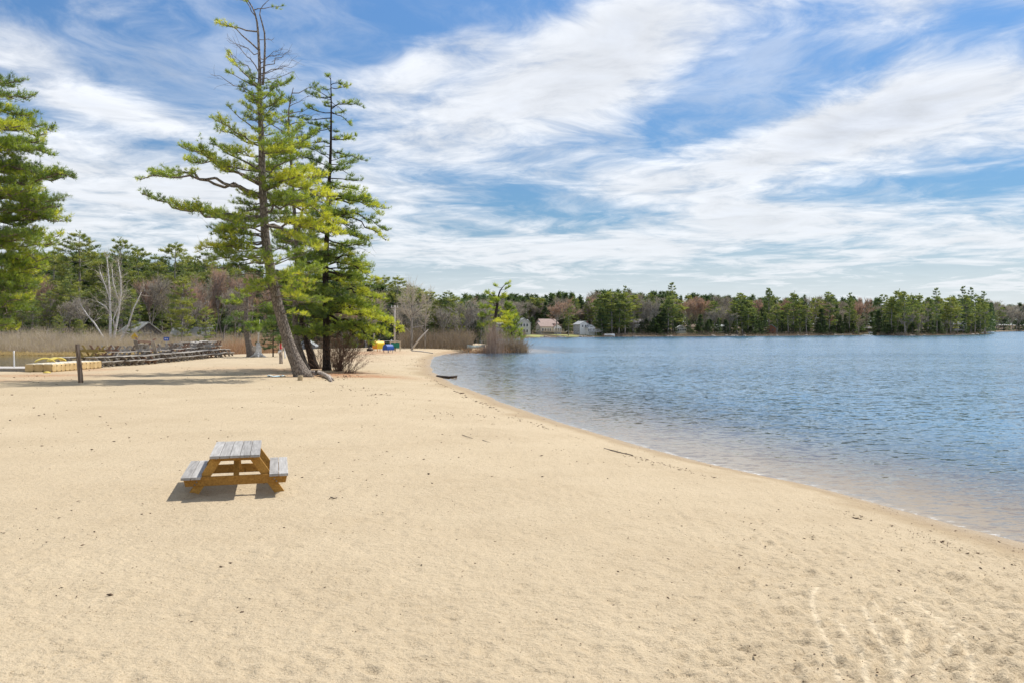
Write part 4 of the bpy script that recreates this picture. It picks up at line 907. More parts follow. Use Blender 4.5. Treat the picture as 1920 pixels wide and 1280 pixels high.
# ------------------------------------------------------------------ birch with many white stems
def traced_tree(name, label, Y, stems, bark, tw_mat, twigs, tw, seed, cat='tree', tlen=.6):
    r = np.random.default_rng(seed); b0 = stems[0][0]; base = P(b0[0], b0[1], Y); base.z = gz(base.x, base.y)
    t = thing(name, label, cat, base); mb = MB(); A_, B_ = [], []
    for st in stems:
        pts = [P(a, b, Y + dy) for a, b, w, dy in st]; rad = [w / 2 for a, b, w, dy in st]
        if abs(st[0][1] - b0[1]) < 8: pts[0].z = base.z - .3
        mb.tube([p - base for p in pts], rad, 7)
        for p, q in zip(pts[:-1], pts[1:]): A_.append(np.array(p)); B_.append(np.array(q))
    mb.build('trunk', bark, t)
    A_ = np.array(A_); B_ = np.array(B_); n = twigs // 12; i = r.integers(0, len(A_), n); c = A_[i] + (B_[i] - A_[i]) * r.random((n, 1))
    ok = c[:, 2] > base.z + 3.0; c = c[ok]; i = i[ok]; d = nrm(nrm(B_[i] - A_[i]) + r.normal(0, .5, (len(c), 3))); L = r.uniform(.7, 2.4, (len(c), 1))
    e = c + d * L; V, Fq = segs_mesh(c, e, np.full(len(c), tw * 1.1), np.full(len(c), tw * .5), 3)
    c2 = np.repeat(c, 11, 0) + np.repeat(e - c, 11, 0) * r.random((len(c) * 11, 1)); d2 = nrm(np.repeat(d, 11, 0) + r.normal(0, .5, (len(c2), 3))); s = nrm(np.cross(d2, r.normal(size=d2.shape)))
    V2 = np.stack([c2 - s * tw * .6, c2 + s * tw * .6, c2 + d2 * tlen * r.uniform(.5, 1.3, (len(c2), 1))], 1).reshape(-1, 3)
    V3 = np.concatenate([V, V2]) - np.array(base); F3 = np.arange(len(V2)).reshape(-1, 3) + len(V)
    me = mesh_np('crown', V3, [Fq, F3], {'tint': np.clip(r.normal(.75, .15, len(V3)), 0, 1)}); link('crown', me, tw_mat, t)
    return t
traced_tree('birch_tree', 'leafless white birch with many stems spreading above the stored picnic tables', 122, [
    [(209, 655, .55, 0), (207, 630, .34, 0), (207, 600, .30, 0), (206, 560, .24, 0), (204, 520, .17, 0), (200, 480, .06, 0)],
    [(211, 655, .45, .3), (215, 625, .30, .3), (222, 590, .24, .5), (227, 550, .20, .5), (226, 520, .15, .5), (221, 487, .05, .5)],
    [(206, 655, .4, -.3), (193, 632, .22, -.4), (178, 608, .20, -.6), (163, 590, .15, -.8), (150, 570, .08, -1)],
    [(212, 655, .4, 0), (226, 638, .26, -.3), (240, 612, .22, -.5), (250, 580, .17, -.5), (265, 548, .08, -.5)],
    [(206, 590, .2, 0), (198, 575, .14, 0), (183, 566, .08, .2)], [(207, 565, .2, 0), (197, 535, .12, .3), (187, 510, .06, .5)], [(224, 570, .18, .5), (212, 530, .12, 1), (210, 505, .05, 1)],
    [(216, 620, .2, 0), (212, 600, .14, -.4), (222, 575, .10, -.5), (232, 555, .05, -.5)]], M_BIRCH, M_TWIG, 3000, .018, 51, tlen=.8)
traced_tree('bare_tree', 'spreading leafless grey tree on the spit beside the leaning dead trunk', 126, [
    [(772, 654, .4, 0), (772, 620, .3, 0), (772, 595, .24, 0), (773, 565, .15, 0), (775, 545, .05, 0)], [(772, 615, .2, 0), (790, 612, .12, 0), (803, 610, .05, 0)], [(772, 600, .2, 0), (758, 580, .12, 0), (750, 562, .05, 0)],
    [(772, 592, .2, 0), (788, 580, .1, .5), (798, 560, .05, .5)], [(773, 575, .2, 0), (762, 560, .1, .5), (765, 545, .05, .5)], [(797, 652, .2, 0), (797, 620, .16, 0), (799, 590, .12, 0), (803, 565, .05, 0)], [(772, 625, .15, 0), (755, 610, .08, 0), (748, 600, .04, 0)]], M_BARKF, M_TWIG, 4500, .016, 52, tlen=.7)
traced_tree('bare_tree', 'thin leafless pale tree right of the pines, before the utility pole', 124, [
    [(700, 652, .3, 0), (702, 620, .2, 0), (706, 590, .15, 0), (712, 565, .05, 0)], [(702, 610, .15, 0), (692, 590, .1, 0), (688, 575, .04, 0)]], M_BARKF, M_TWIG, 3500, .018, 53, tlen=.7)

# ------------------------------------------------------------------ brush, grass
def brush(name, label, cat, pts, hgt, width, mat, seed, kind='stuff', lean=.35, taper=3, off=None, parent=None, twn=3):
    """thin curved stems from pts (n,2) on the ground"""
    r = np.random.default_rng(seed); n = len(pts); X = pts[:, 0]; Y = pts[:, 1]; z, _, _ = land(X, Y)
    base = np.stack([X, Y, z - .05], 1); H = hgt * r.uniform(.45, 1.1, n) * (.62 + 1.25 * np.clip(fbm(X, Y, .22, 2, 12) + .25, 0, 1)) * (.8 + .8 * fbm(X, Y, .9, 1, 13)); ang = r.uniform(0, 6.28, n); ln = r.normal(0, lean, n)
    d = np.stack([np.cos(ang) * ln, np.sin(ang) * ln, np.ones(n)], 1)
    p1 = base + d * (H * .5)[:, None]; p2 = base + d * H[:, None] * np.array([1.35, 1.35, .95])
    Vs = []; Fs = []; nb = 0
    def tri(a, b, w):
        nonlocal nb
        s = nrm(np.cross(b - a, r.normal(size=a.shape))) * w
        Vs.append(np.stack([a - s, a + s, b], 1).reshape(-1, 3)); Fs.append(np.arange(len(a) * 3).reshape(-1, 3) + nb); nb += len(a) * 3
    def quad(a, b, w0, w1):
        nonlocal nb
        s = nrm(np.cross(b - a, r.normal(size=a.shape)))
        Vs.append(np.stack([a - s * w0, a + s * w0, b + s * w1, b - s * w1], 1).reshape(-1, 3)); nb4 = nb
        q = np.arange(len(a) * 4).reshape(-1, 4) + nb; Fs.append(np.concatenate([q[:, [0, 1, 2]], q[:, [0, 2, 3]]])); nb += len(a) * 4
    quad(base, p1, width, width * .75); tri(p1, p2, width * .75)
    for k in range(twn):
        t = r.uniform(.15, 1, (n, 1)); a = np.where(t < .5, base + (p1 - base) * t * 2, p1 + (p2 - p1) * (t * 2 - 1)); b = a + nrm(d + r.normal(0, .55, (n, 3))) * (H * r.uniform(.15, .4, n))[:, None]
        tri(a, b, width * .55)
    V = np.concatenate(Vs)
    if off is not None: V = V - np.array(off)
    o = link(name, mesh_np(name, V, [np.concatenate(Fs)], {'tint': np.clip(r.normal(.5, .22, len(V)), 0, 1)}), mat, parent)
    if parent is None: tag(o, label, cat, kind=kind)
    return o
def scatter_px(n, x0, x1, y0, y1, r, z=0.0, fy=None):
    px = r.uniform(x0, x1, n); py = r.uniform(y0, y1, n)
    if fy: py = py + np.array([fy(q) for q in px])
    Yd = (CAMZ - z) * F / (py - HOR); return np.stack([(px - 960) / F * Yd, Yd], 1)
r = np.random.default_rng(77)
def band(n, pxs, ylo, yhi):      # along bank B between px, offset inland in metres
    px = r.uniform(pxs[0], pxs[1], n); ys = np.interp(px, [q[0] for q in shoreB], [5365 / (q[1] - HOR) for q in shoreB]) + r.uniform(ylo, yhi, n); return np.stack([(px - 960) / F * ys, ys], 1)
brush('brush_thicket', 'grey-brown leafless brush filling the bank behind the pond', 'brush', band(17000, (-60, 520), .8, 16), 2.3, .016, M_BRUSH, 61)
brush('brush_thicket', 'tangled undergrowth between the trunks of the left wood', 'brush', band(6000, (-60, 640), 16, 40), 2.6, .025, M_BRUSH, 62)
brush('reed_grass', 'dry straw-coloured grass along the far edge of the pond', 'grass', band(9000, (-60, 330), -.3, 1.6), .55, .03, M_STRAW, 63, lean=.25, twn=2)
brush('reed_grass', 'low rusty growth at the near edge of the pond', 'grass', scatter_px(5000, -40, 190, 684, 691, r, -.3), .35, .012, M_BRUSH, 64, twn=2)
brush('brush_thicket', 'russet leafless brush behind the far end of the stored tables', 'brush', scatter_px(6500, 395, 530, 654, 665, r, -.2, lambda q: (500 - q) * .01), 2.2, .016, M_REDB, 65)
brush('brush_thicket', 'brown brush standing on the spit behind the coloured boxes', 'brush', scatter_px(4600, 752, 885, 650, 655.5, r, -.2), 2.9, .020, M_BRD, 66)
brush('brush_thicket', 'undergrowth below the trees across the channel', 'brush', band(7000, (640, 985), 1, 22), 2.6, .03, M_BRD, 67)
brush('brush_thicket', 'low brush at the foot of the far shore trees', 'brush', band(5000, (1130, 1850), -1.5, 9), 1.7, .035, M_BRD, 68)
# shrubs as things
def shrub(label, px, py, w, d, h, n, mat, width, seed, z=0.0, lean=.35, name='bare_shrub', yoff=0):
    rs = np.random.default_rng(seed); g = G(px, py, z); g.y += yoff; g.x = (px - 960) / F * g.y; g.z = gz(g.x, g.y)
    t = thing(name, label, 'shrub', g)
    rr_ = rs.normal(0, .4, (n, 2)) * np.array([w, d]) + np.array([g.x, g.y])
    brush('stems', None, None, rr_, h, width, mat, seed + 1, off=g, parent=t, lean=lean)
    return t
def fan_shrub(label, px, py, n, h, mat, seed, right=.0, w=.012):
    rs = np.random.default_rng(seed); g = G(px, py); t = thing('bare_shrub', label, 'shrub', g); A_, B_, ra, rb = [], [], [], []
    for i in range(n):
        a = rs.uniform(0, 6.28); tl = abs(rs.normal(.0, .55)) + .12; d = nrm(np.array([math.cos(a) * tl + right, math.sin(a) * tl, 1.0])); p = np.array([rs.normal(0, .16), rs.normal(0, .16), -.05]); L = h * rs.uniform(.6, 1.1); seg = 6; rad = w * rs.uniform(.7, 1.4)
        for k in range(seg):
            d = nrm(d + rs.normal(0, .10, 3) + np.array([0, 0, -.03])); e = p + d * L / seg; A_.append(p); B_.append(e); ra.append(rad * (1 - .8 * k / seg)); rb.append(rad * (1 - .8 * (k + 1) / seg))
            if k > 1:
                for _ in range(3):
                    dd = nrm(d + rs.normal(0, .5, 3)); ee = e + dd * L * rs.uniform(.08, .22); A_.append(e); B_.append(ee); ra.append(rad * .4); rb.append(rad * .2)
                    if rs.random() < .6: A_.append(ee); B_.append(ee + nrm(dd + rs.normal(0, .4, 3)) * L * .09); ra.append(rad * .28); rb.append(rad * .12)
            p = e
    V, Fq = segs_mesh(A_, B_, ra, rb, 3); me = mesh_np('stems', V, [Fq], {'tint': np.clip(rs.normal(.45, .2, len(V)), 0, 1)}); link('stems', me, mat, t)
M_SHR = mat_leaf('shrub_stems', (.10, .062, .045), (.20, .135, .10), (.30, .21, .16), 0, 0)
fan_shrub('leafless brown shrub fanning out at the foot of the straight dark pine', 634, 694, 75, 2.4, M_SHR, 71, .30, .015)
fan_shrub('small leafless shrub leaning right over the needle litter beside the pines', 652, 697, 30, 1.7, M_SHR, 72, .55, .012)
fan_shrub('leafless shrub between the middle pine trunks', 600, 690, 34, 1.7, M_SHR, 73, 0, .012)
fan_shrub('tall thin leafless shrub just behind the straight dark pine', 628, 686, 60, 3.0, M_SHR, 74, .05, .012)
M_TWB = mat_leaf('willow_stems', (.20, .14, .12), (.36, .28, .24), (.48, .40, .34), .1, 0)
shrub('tall upright leafless shrub below the pine on the spit point', 926, 655, 1.6, 2.0, 4.0, 360, M_TWB, .018, 81, lean=.16)
shrub('dense grey leafless shrub in the middle of the spit point', 948, 657, 1.4, 2, 2.3, 520, M_BRD, .018, 82, z=-.2)
shrub('rounded leafless shrub hanging over the water at the right end of the spit point', 974, 657, 1.2, 1.6, 2.3, 750, M_BRD, .018, 83, z=-.2, lean=.4)
shrub('low rust-brown shrub at the left end of the spit point', 918, 657.5, 2.6, 2.0, 1.1, 1300, M_REDB, .025, 84, z=-.2, lean=.5)
def ygreen():
    g = P(962, 650, 131); g.z = gz(g.x, g.y) - .1
    t = thing('pine_tree', 'bushy young pine with soft bright green needles leaning over the spit point', 'tree', g)
    pn = Pine(88, .42, .03, 6, .28, .45)
    for i in range(36):
        z = .6 + 5.6 * (i / 36); a = i * 2.4; L = 1.45 * (1 - (i / 36) ** 1.6) * .9 + .3; p0 = np.array([-.10 * z, 0, z]); p1 = p0 + np.array([math.cos(a) * L, math.sin(a) * L, .55 * L])
        pn.branch(p0, (p0 + p1) / 2, p1, .03, .15, .55 * L, .25)
    mb = MB(); mb.tube([(0, 0, -.2), (-.25, 0, 3), (-.6, 0, 6.3)], [.13, .08, .02], 7); mb.build('trunk', M_BARKD, t)
    pn.limbs('limbs', M_BARKD, t, n=3); pn.crown('crown', M_PINE, t)
ygreen()
def small_dark():
    g = G(512, 668); t = thing('hemlock_tree', 'small dark evergreen between the white stump and the leaning pine trunk', 'tree', g)
    pn = Pine(89, .26, .02, 6, .18, .3)
    for i in range(20):
        z = .6 + 2.6 * (i / 20); a = i * 2.4; L = 1.3 * (1 - (i / 20) ** 1.5) + .3; p0 = np.array([0, 0, z]); p1 = p0 + np.array([math.cos(a) * L, math.sin(a) * L, -.05 * L])
        pn.branch(p0, (p0 + p1) / 2, p1, .02, .2, .4 * L, .35)
    mb = MB(); mb.tube([(0, 0, -.2), (0, 0, 2), (0, 0, 3.4)], [.07, .05, .01], 7); mb.build('trunk', M_BARKD, t)
    pn.limbs('limbs', M_BARKD, t, n=3); pn.crown('crown', M_HEM, t)
small_dark()
#@@OBJECTS@@
# ================================================================== made things
# ------------------------------------------------------------------ picnic tables
def mat_wood(name, c1, c2, sc=1.0, knots=True, rough=.75):
    m = bpy.data.materials.new(name); m.use_nodes = True; t = m.node_tree; N = NT(t); b = t.nodes['Principled BSDF']
    at = N.n('ShaderNodeAttribute'); at.attribute_name = 'plank'
    tc = N.n('ShaderNodeTexCoord').outputs['Object']
    cb = N.n('ShaderNodeCombineXYZ'); N.put(cb.inputs[2], N.m('MULTIPLY', at.outputs['Fac'], 7.3))
    co = N.vm('ADD', tc, cb.outputs[0])
    g = N.noise(N.mapping(co, (30 * sc, 1.6 * sc, 30 * sc)), 1.0, 6, .65, .5)
    st = N.noise(co, 3.5, 4, .6)
    f = N.m('ADD', N.mr(g, .3, .7, 0, .75), N.m('MULTIPLY', N.m('SUBTRACT', at.outputs['Fac'], .5), .45))
    c = N.mix(f, c2, c1); c = N.mix(N.mr(st, .55, .75, 0, .4), c, tuple(q * .6 for q in c2))
    vo = N.n('ShaderNodeTexVoronoi'); N.put(vo.inputs['Vector'], N.mapping(co, (5, 2.2, 1))); vo.inputs['Scale'].default_value = 1.0
    if knots: c = N.mix(N.mr(vo.outputs['Distance'], .05, .10, .7, 0), c, tuple(q * .35 for q in c2))
    N.put(b.inputs['Base Color'], c); b.inputs['Roughness'].default_value = rough; b.inputs['Specular IOR Level'].default_value = .25
    N.put(b.inputs['Normal'], N.bump(g, .5, .004)); MATS[name] = m; return m
W_TOP = mat_wood('weathered_top', (.50, .485, .465), (.22, .21, .20))
W_OR = mat_wood('stained_wood', (.62, .35, .085), (.30, .145, .03))
W_GREY = mat_wood('old_grey_wood', (.56, .525, .475), (.25, .225, .20))
W_DK = mat_wood('old_dark_wood', (.30, .25, .20), (.14, .11, .09))
W_YEL = mat_wood('yellowed_wood', (.42, .33, .12), (.22, .16, .06))
W_RED = mat_wood('reddish_wood', (.38, .25, .17), (.17, .10, .07))
def planks(n, x0, x1, L, z, th, gap=.007):
    mb = MB(); w = (x1 - x0) / n; pl = []
    for i in range(n):
        e0 = random.uniform(-.006, .006); mb.box(x0 + w * (i + .5), e0, z + random.uniform(-.0015, .0015), w - gap, L, th); pl += [random.random()] * 8
    return mb, pl
def plank_obj(name, mb, pl, mat, parent, bev=.004):
    me = bpy.data.meshes.new(name); me.from_pydata(mb.v, [], mb.f); me.update()
    at = me.attributes.new('plank', 'FLOAT', 'POINT'); at.data.foreach_set('value', np.array(pl, dtype=np.float32))
    o = link(name, me, mat, parent)
    if bev:
        m = o.modifiers.new('bevel', 'BEVEL'); m.width = bev; m.segments = 2; m.limit_method = 'ANGLE'
    return o
def make_table(label, group, mt, ms, ml, L=1.85, bev=.005):
    t = thing('picnic_table', label, 'picnic table', group=group)
    zt, zs = .745, .445
    mb, pl = planks(5, -.365, .365, L, zt - .02, .04); plank_obj('tabletop', mb, pl, mt, t, bev)
    for s in (-1, 1):
        mb, pl = planks(2, s * .635 - .143, s * .635 + .143, L, zs - .02, .04); plank_obj('seat', mb, pl, ms, t, bev)
    for s in (-1, 1):
        y = s * (L / 2 - .30)
        mb = MB(); z0, z1 = zs - .04 - .14, zs - .041
        mb.prism([(-.77, z1), (-.735, z0), (.735, z0), (.77, z1)], y - .02, y + .02)
        plank_obj('cross_beam', mb, [random.random()] * 8, ml, t, bev)
        mb = MB(); mb.prism([(-.34, zt - .041), (-.31, zt - .115), (.31, zt - .115), (.34, zt - .041)], y - .02, y + .02)
        plank_obj('cleat', mb, [random.random()] * 8, ml, t, bev)
        for q in (-1, 1):
            yy = y + s * (-.0405)
            mb = MB(); a, b = .245, .72
            mb.prism([(q * (a - .08), zt - .042), (q * (a + .08), zt - .042), (q * (b + .08), 0), (q * (b - .08), 0)][::1 if q > 0 else -1], yy - .019, yy + .019)
            plank_obj('leg', mb, [random.random()] * 8, ml, t, bev)
        mb = MB(); mb.bar((0, y - s * .10, zs - .10), (0, s * .13, zt - .06), .085, .035); plank_obj('brace', mb, [random.random()] * 8, ml, t, bev)
    return t
tb = make_table('single picnic table alone on the open sand, grey weathered top over orange-brown stained legs', None, W_TOP, W_TOP, W_OR)
tc_ = Vector((-4.34, 15.62))
for s_ in (-1, 1):
    for q_ in (-1, 1):
        for (bx, bz) in ((.57, .33), (.60, .29), (.28, .67)):
            mb = MB(); yb = s_ * (1.85 / 2 - .30); mb.tube([(q_ * bx, yb + s_ * .018, bz), (q_ * bx, yb + s_ * .030 + (s_ * -.0 if bz < .5 else 0), bz)], [.013, .011], 8); mb.build('bolt', mat_basic('bolt_steel', (.35, .33, .31), .4, .1, 9, metal=.7), tb)
tb.location = (tc_.x, tc_.y, gz(*tc_) - .115); tb.rotation_euler = (R(.4), R(-.8), R(13.4))
# stored tables: a long line running away from the camera
LBU = 'grey picnic table standing upright in the near row of stored tables'
LBB = 'grey picnic table standing upright in the back row of stored tables'
LBT = 'picnic table turned upside down on top of the stored tables, legs in the air'
ups = [make_table(LBU, 'upright tables in the near row of stored tables', W_GREY, W_GREY, m_, bev=0) for m_ in (W_GREY, W_DK, W_RED)]
def put_table(src, first, x, y, z, rot, lab=None, grp=None):
    o = src if first else copy_tree(src)
    o.location = (x, y, z); o.rotation_euler = rot
    if lab: o['label'] = lab
    if grp: o['group'] = grp
    elif grp is False and 'group' in o: del o['group']
    return o
rs = random.Random(3); usedt = set()
def pick(i):
    f = i not in usedt; usedt.add(i); return ups[i], f
for i in range(15):
    k = (0, 0, 1, 0, 2, 0, 1)[i % 7]; s_, f_ = pick(k); x = -27.2 + rs.uniform(-.15, .15) + .03 * i; y = 64.6 + 1.95 * i
    o = put_table(s_, f_, x, y, gz(x, y) - .08 + rs.uniform(0, .04), (R(rs.uniform(-1, 1)), R(rs.uniform(-1, 1)), R(rs.uniform(-3, 3))), LBU)
for i in range(14):
    k = (0, 1, 0, 0, 1, 2)[i % 6]; s_, f_ = pick(k); x = -29.1 + rs.uniform(-.2, .2); y = 65.2 + 1.98 * i
    o = put_table(s_, f_, x, y, gz(x, y) - .08, (0, R(rs.uniform(-2, 2)), R(rs.uniform(-4, 4))), LBB, 'upright tables in the back row of stored tables')
yel = make_table('yellowed picnic table upside down on top, at the left end of the stored tables', None, W_YEL, W_YEL, W_YEL, bev=0)
z0 = .75 + .75 - .04
put_table(yel, True, -27.9, 65.3, gz(-27.9, 65.3) + z0 - .06, (math.pi, R(2), R(4)))
for i in range(1, 14):
    k = (0, 2, 0, 1)[i % 4]; s_, f_ = pick(k)
    if i == 5: x, y, rot = -27.9, 65.3 + 2.0 * i, (R(150), R(4), R(10)); dz = .25
    else: x, y, rot = -27.9 + rs.uniform(-.35, .35), 65.3 + 1.98 * i + rs.uniform(-.2, .2), (math.pi + R(rs.uniform(-2, 2)), R(rs.uniform(-4, 4)), R(rs.uniform(-9, 9))); dz = 0
    put_table(s_, f_, x, y, gz(x, y) + z0 - .05 + dz, rot, LBT if i != 5 else 'grey picnic table tipped half over on its side on top of the stored tables', 'upside-down tables on top of the stored tables' if i != 5 else False)
for i in range(5):
    s_, f_ = pick(0); x = -28.7 + rs.uniform(-.3, .3); y = 84 + 2.3 * i
    put_table(s_, f_, x, y, gz(x, y) + .66 + (.05 if i % 2 else 0), (R(rs.uniform(-3, 3)), R(rs.uniform(-5, 5)), R(rs.uniform(-20, 20))), 'grey picnic table stacked upright on others near the far end of the row', 'tables stacked upright near the far end of the row')
# ------------------------------------------------------------------ docks, posts
M_TAN = mat_basic('tan_plastic', (.62, .47, .24), .5, .08, 1.5, .05, col2=(.44, .30, .13))
M_TANT = mat_basic('pale_plastic', (.78, .74, .62), .5, .06, 1.5, .05)
M_BLK = mat_basic('dark_pin', (.04, .035, .03), .6)
M_YELP = mat_basic('yellow_plastic', (.78, .62, .14), .5, .1, 2, .1)
M_PALE = mat_basic('pale_boards', (.50, .47, .44), .8, .12, 3, .2, stretch=(1, 6, 1))
M_WHITE = mat_basic('white_paint', (.80, .80, .79), .5, .04, 2, .05)
M_LOG = mat_bark('post_wood', (.33, .25, .19), (.12, .085, .06), 7, (1, 1, .12), .02)
M_REDP = mat_basic('red_plastic', (.60, .05, .06), .45, .1, 3)
ga = G(98, 697); ang = math.atan2(-26.25 - ga.x, 63.0 - ga.y)
t = thing('floating_dock', 'low tan dock of ribbed plastic cubes lying on the sand before the stored tables', 'dock', (ga.x, ga.y, gz(ga.x, ga.y)), -ang)
body = MB(); pins = MB(); deck = MB()
for i in range(12):
    for j in range(3):
        cx, cy = -.275 - j * .55, .26 + i * .50
        vs = []; e = .05
        for z_, s_ in ((.0, .24), (.05, .262), (.40, .262), (.45, .24)):
            for a_, b_ in ((-1, -1), (1, -1), (1, 1), (-1, 1)): vs.append((cx + a_ * s_ * 1.04, cy + b_ * s_ * .94, z_))
        fs = [(3, 2, 1, 0), (12, 13, 14, 15)] + [(k * 4 + q, k * 4 + (q + 1) % 4, k * 4 + 4 + (q + 1) % 4, k * 4 + 4 + q) for k in range(3) for q in range(4)]
        body.add(vs, fs)
        deck.box(cx, cy, .462, .44, .38, .018)
        if j == 0:
            for z_ in (.06, .37): pins.box(.008 + .0, cy + .25, z_, .03, .05, .05)
        if i == 0:
            for z_ in (.07, .38): pins.box(cx + .27, -.008, z_, .05, .03, .05)
body.build('float_cubes', M_TAN, t, bevel=.02); deck.build('deck_pads', M_TANT, t); pins.build('pins', M_BLK, t)
def curved_slab(label, px, py, Y, w, l, bend, rz, mat, z, name):
    g = P(px, py, Y); mb = MB(); n = 8; th = .07; vs = []
    for i in range(n + 1):
        u = i / n; x = (u - .5) * l; zz = bend * 4 * u * (1 - u) * (1 + .3 * u) + .01
        vs += [(x, -w / 2, zz), (x, w / 2, zz), (x, w / 2, zz + th), (x, -w / 2, zz + th)]
    fs = [(0, 1, 2, 3), tuple(n * 4 + q for q in (3, 2, 1, 0))] + [(i * 4 + q, i * 4 + 4 + q, i * 4 + 4 + (q + 1) % 4, i * 4 + (q + 1) % 4) for i in range(n) for q in range(4)]
    mb.add(vs, fs, True); o = mb.build(name, mat); o.location = (g.x, g.y, z); o.rotation_euler = (0, 0, rz); tag(o, label, 'float'); return o
gg = gz(-27.6, 59)
curved_slab('warped yellow plastic float lying on the tan dock, left of another', 84, 684, 60, .9, 1.1, .17, .5, M_YELP, gg + .47, 'plastic_float')
curved_slab('smaller yellow plastic float lying on the tan dock, nearer the tables', 106, 681, 61.5, .7, .9, .16, .9, M_YELP, gg + .47, 'plastic_float')
g = G(14, 694, 0); t = thing('boardwalk_section', 'flat pale grey board platform on the sand at the left edge', 'dock', (g.x, g.y, gz(g.x, g.y)), R(-4))
mb = MB(); pl = []
for i in range(14): mb.box(-2.1 + i * .3, 0, .17, .285, 2.6, .05); pl += [random.random()] * 8
plank_obj('boards', mb, pl, M_PALE, t, 0); mb = MB(); [mb.box(0, y_, .07, 4.2, .09, .14) for y_ in (-1.1, 0, 1.1)]; mb.build('joists', M_PALE, t)
g = G(88, 698.5); mb = MB(); mb.tube([(0, 0, 0), (0, 0, .05), (0, 0, .09)], [.20, .20, .08], 10); o = mb.build('yellow_float', M_YELP); o.location = (g.x, g.y, gz(g.x, g.y)); tag(o, 'little flat yellow disc on the sand against the near end of the tan dock', 'float')
def post(name, label, cat, base, top, Y, w0, w1, mat, extra=None):
    b = P(base[0], base[1], Y); b.z = gz(b.x, b.y); tp_ = P(top[0], top[1], Y); t = MB(); n = 6
    pts = [(b + (tp_ - b) * (i / n)) - b for i in range(n + 1)]; pts[0] = pts[0] - Vector((0, 0, .2))
    t.tube(pts, [w0 + (w1 - w0) * i / n for i in range(n + 1)], 12, jit=.04); o = t.build(name, mat); o.location = b; tag(o, label, cat); return o, b
post('wooden_post', 'weathered brown wooden post tilting left, alone in the sand before the tan dock', 'post', (152, 717), (145, 645), 2.5 * F / 101, .115, .095, M_LOG)
post('pvc_post', 'thin white post standing at the left edge beside the board platform', 'post', (27, 694), (26, 657), 2.5 * F / 78, .04, .04, M_WHITE)
Yn = 2.5 * F / (681 - HOR)
o, b_ = post('net_post', 'pale post with a rolled red and white net, left of the leaning pine', 'post', (527, 681), (526, 636), Yn, .13, .11, M_ROOT)
mb = MB(); pts = [(.0 + .02 * math.sin(i * 1.9), -.12, 1.05 + i * .07) for i in range(11)]; mb.tube(pts, [.05 + .035 * (i % 2) for i in range(11)], 8, jit=.2); o2 = mb.build('rolled_net', M_REDP, o)
mb = MB(); mb.tube([(.01, -.15, .95), (-.10, -.16, .88), (-.16, -.15, .80), (-.12, -.15, .70)], [.06, .08, .07, .03], 8, jit=.2); mb.build('net_cord', M_WHITE, o)
post('pvc_post', 'short pale post half hidden behind the leaning pine trunk', 'post', (535, 671), (533, 651), 2.5 * F / 55, .07, .06, M_WHITE)
# stump, block, stub, root, litter
g = G(484, 668.5); t = thing('tree_stump', 'bleached white stump with flaring roots right of the low pine', 'stump', (g.x, g.y, gz(g.x, g.y)))
mb = MB(); mb.tube([(0, 0, -.1), (.02, 0, .25), (.03, 0, .7), (.0, 0, 1.25)], [.38, .27, .20, .16], 12, jit=.10); mb.build('trunk', M_BIRCH, t)
for a in (-.3, .4, 1.6, 2.6, 3.5, 5.0):
    mb = MB(); mb.tube([(.10 * math.cos(a), .10 * math.sin(a), .42), (.42 * math.cos(a), .42 * math.sin(a), .12), (.80 * math.cos(a), .80 * math.sin(a), -.04)], [.12, .09, .03], 7, jit=.1); mb.build('root', M_BIRCH, t)
mb = MB(); mb.tube([(0, 0, 1.15), (.05, 0, 2.0), (.12, .1, 3.3)], [.09, .06, .02], 7); mb.tube([(.04, 0, 1.9), (-.25, 0, 2.5), (-.3, 0, 2.9)], [.045, .03, .012], 6); mb.build('dead_stem', M_BIRCH, t)
M_CON = mat_basic('grey_concrete', (.42, .40, .37), .9, .1, 3)
g = G(474, 666); mb = MB(); mb.box(0, 0, .42, .95, .35, 1.05); o = mb.build('concrete_block', M_CON, bevel=.03); o.location = (g.x + .25, g.y + .35, gz(g.x, g.y) - .05); o.rotation_euler = (0, 0, .2); tag(o, 'grey upright slab between the low pine trunk and the white stump', 'block')
g = G(563, 711.5); mb = MB(); mb.tube([(0, 0, -.1), (0, 0, .0), (0.01, 0, .22), (0.01, 0, .235)], [.135, .135, .13, .115], 16, jit=.02); o = mb.build('wood_stub', mat_basic('cut_wood', (.50, .40, .25), .8, .12, 9, .3, col2=(.3, .22, .13))); o.location = (g.x, g.y, gz(g.x, g.y)); tag(o, 'short cut log stub upright in the sand at the foot of the leaning pine', 'stub')
g = G(575, 705); z_ = gz(g.x, g.y); g.z = 0
mb = MB(); pp = [(570, 701, .16), (583, 702, .17), (597, 701, .17), (608, 703.5, .13), (617, 707, .07), (621, 712.5, .02)]
pts = []
for (a, b, h_) in pp:
    q = G(a, b + 1.5, 0); pts.append(Vector((q.x, q.y, gz(q.x, q.y) + h_)) - g)
mb.tube(pts, [.20, .15, .14, .12, .10, .07], 10, jit=.08)
q2 = [Vector((G(a, b).x, G(a, b).y, gz(G(a, b).x, G(a, b).y) + h_)) - g for a, b, h_ in ((606, 704, .12), (618, 706, .10), (627, 712, .0))]; mb.tube(q2, [.09, .06, .02], 7)
o = mb.build('exposed_root', M_ROOT); o.location = g; tag(o, 'bare grey root arching over the sand to the right of the leaning pine', 'root')
g = G(517, 705); t_ = thing('plastic_sheet', 'crumpled pale blue plastic scrap on the sand in the tree shadow', 'litter', (g.x, g.y, gz(g.x, g.y)))
M_BLP = mat_basic('blue_plastic', (.45, .66, .74), .4, .2, 9, .2, col2=(.75, .80, .82))
X, Y = np.meshgrid(np.linspace(-.42, .42, 15), np.linspace(-.3, .3, 9)); Z = np.abs(fbm(X + 5, Y + 3, 4, 3, 2)) * .35 + .01; idx = np.arange(135).reshape(9, 15)
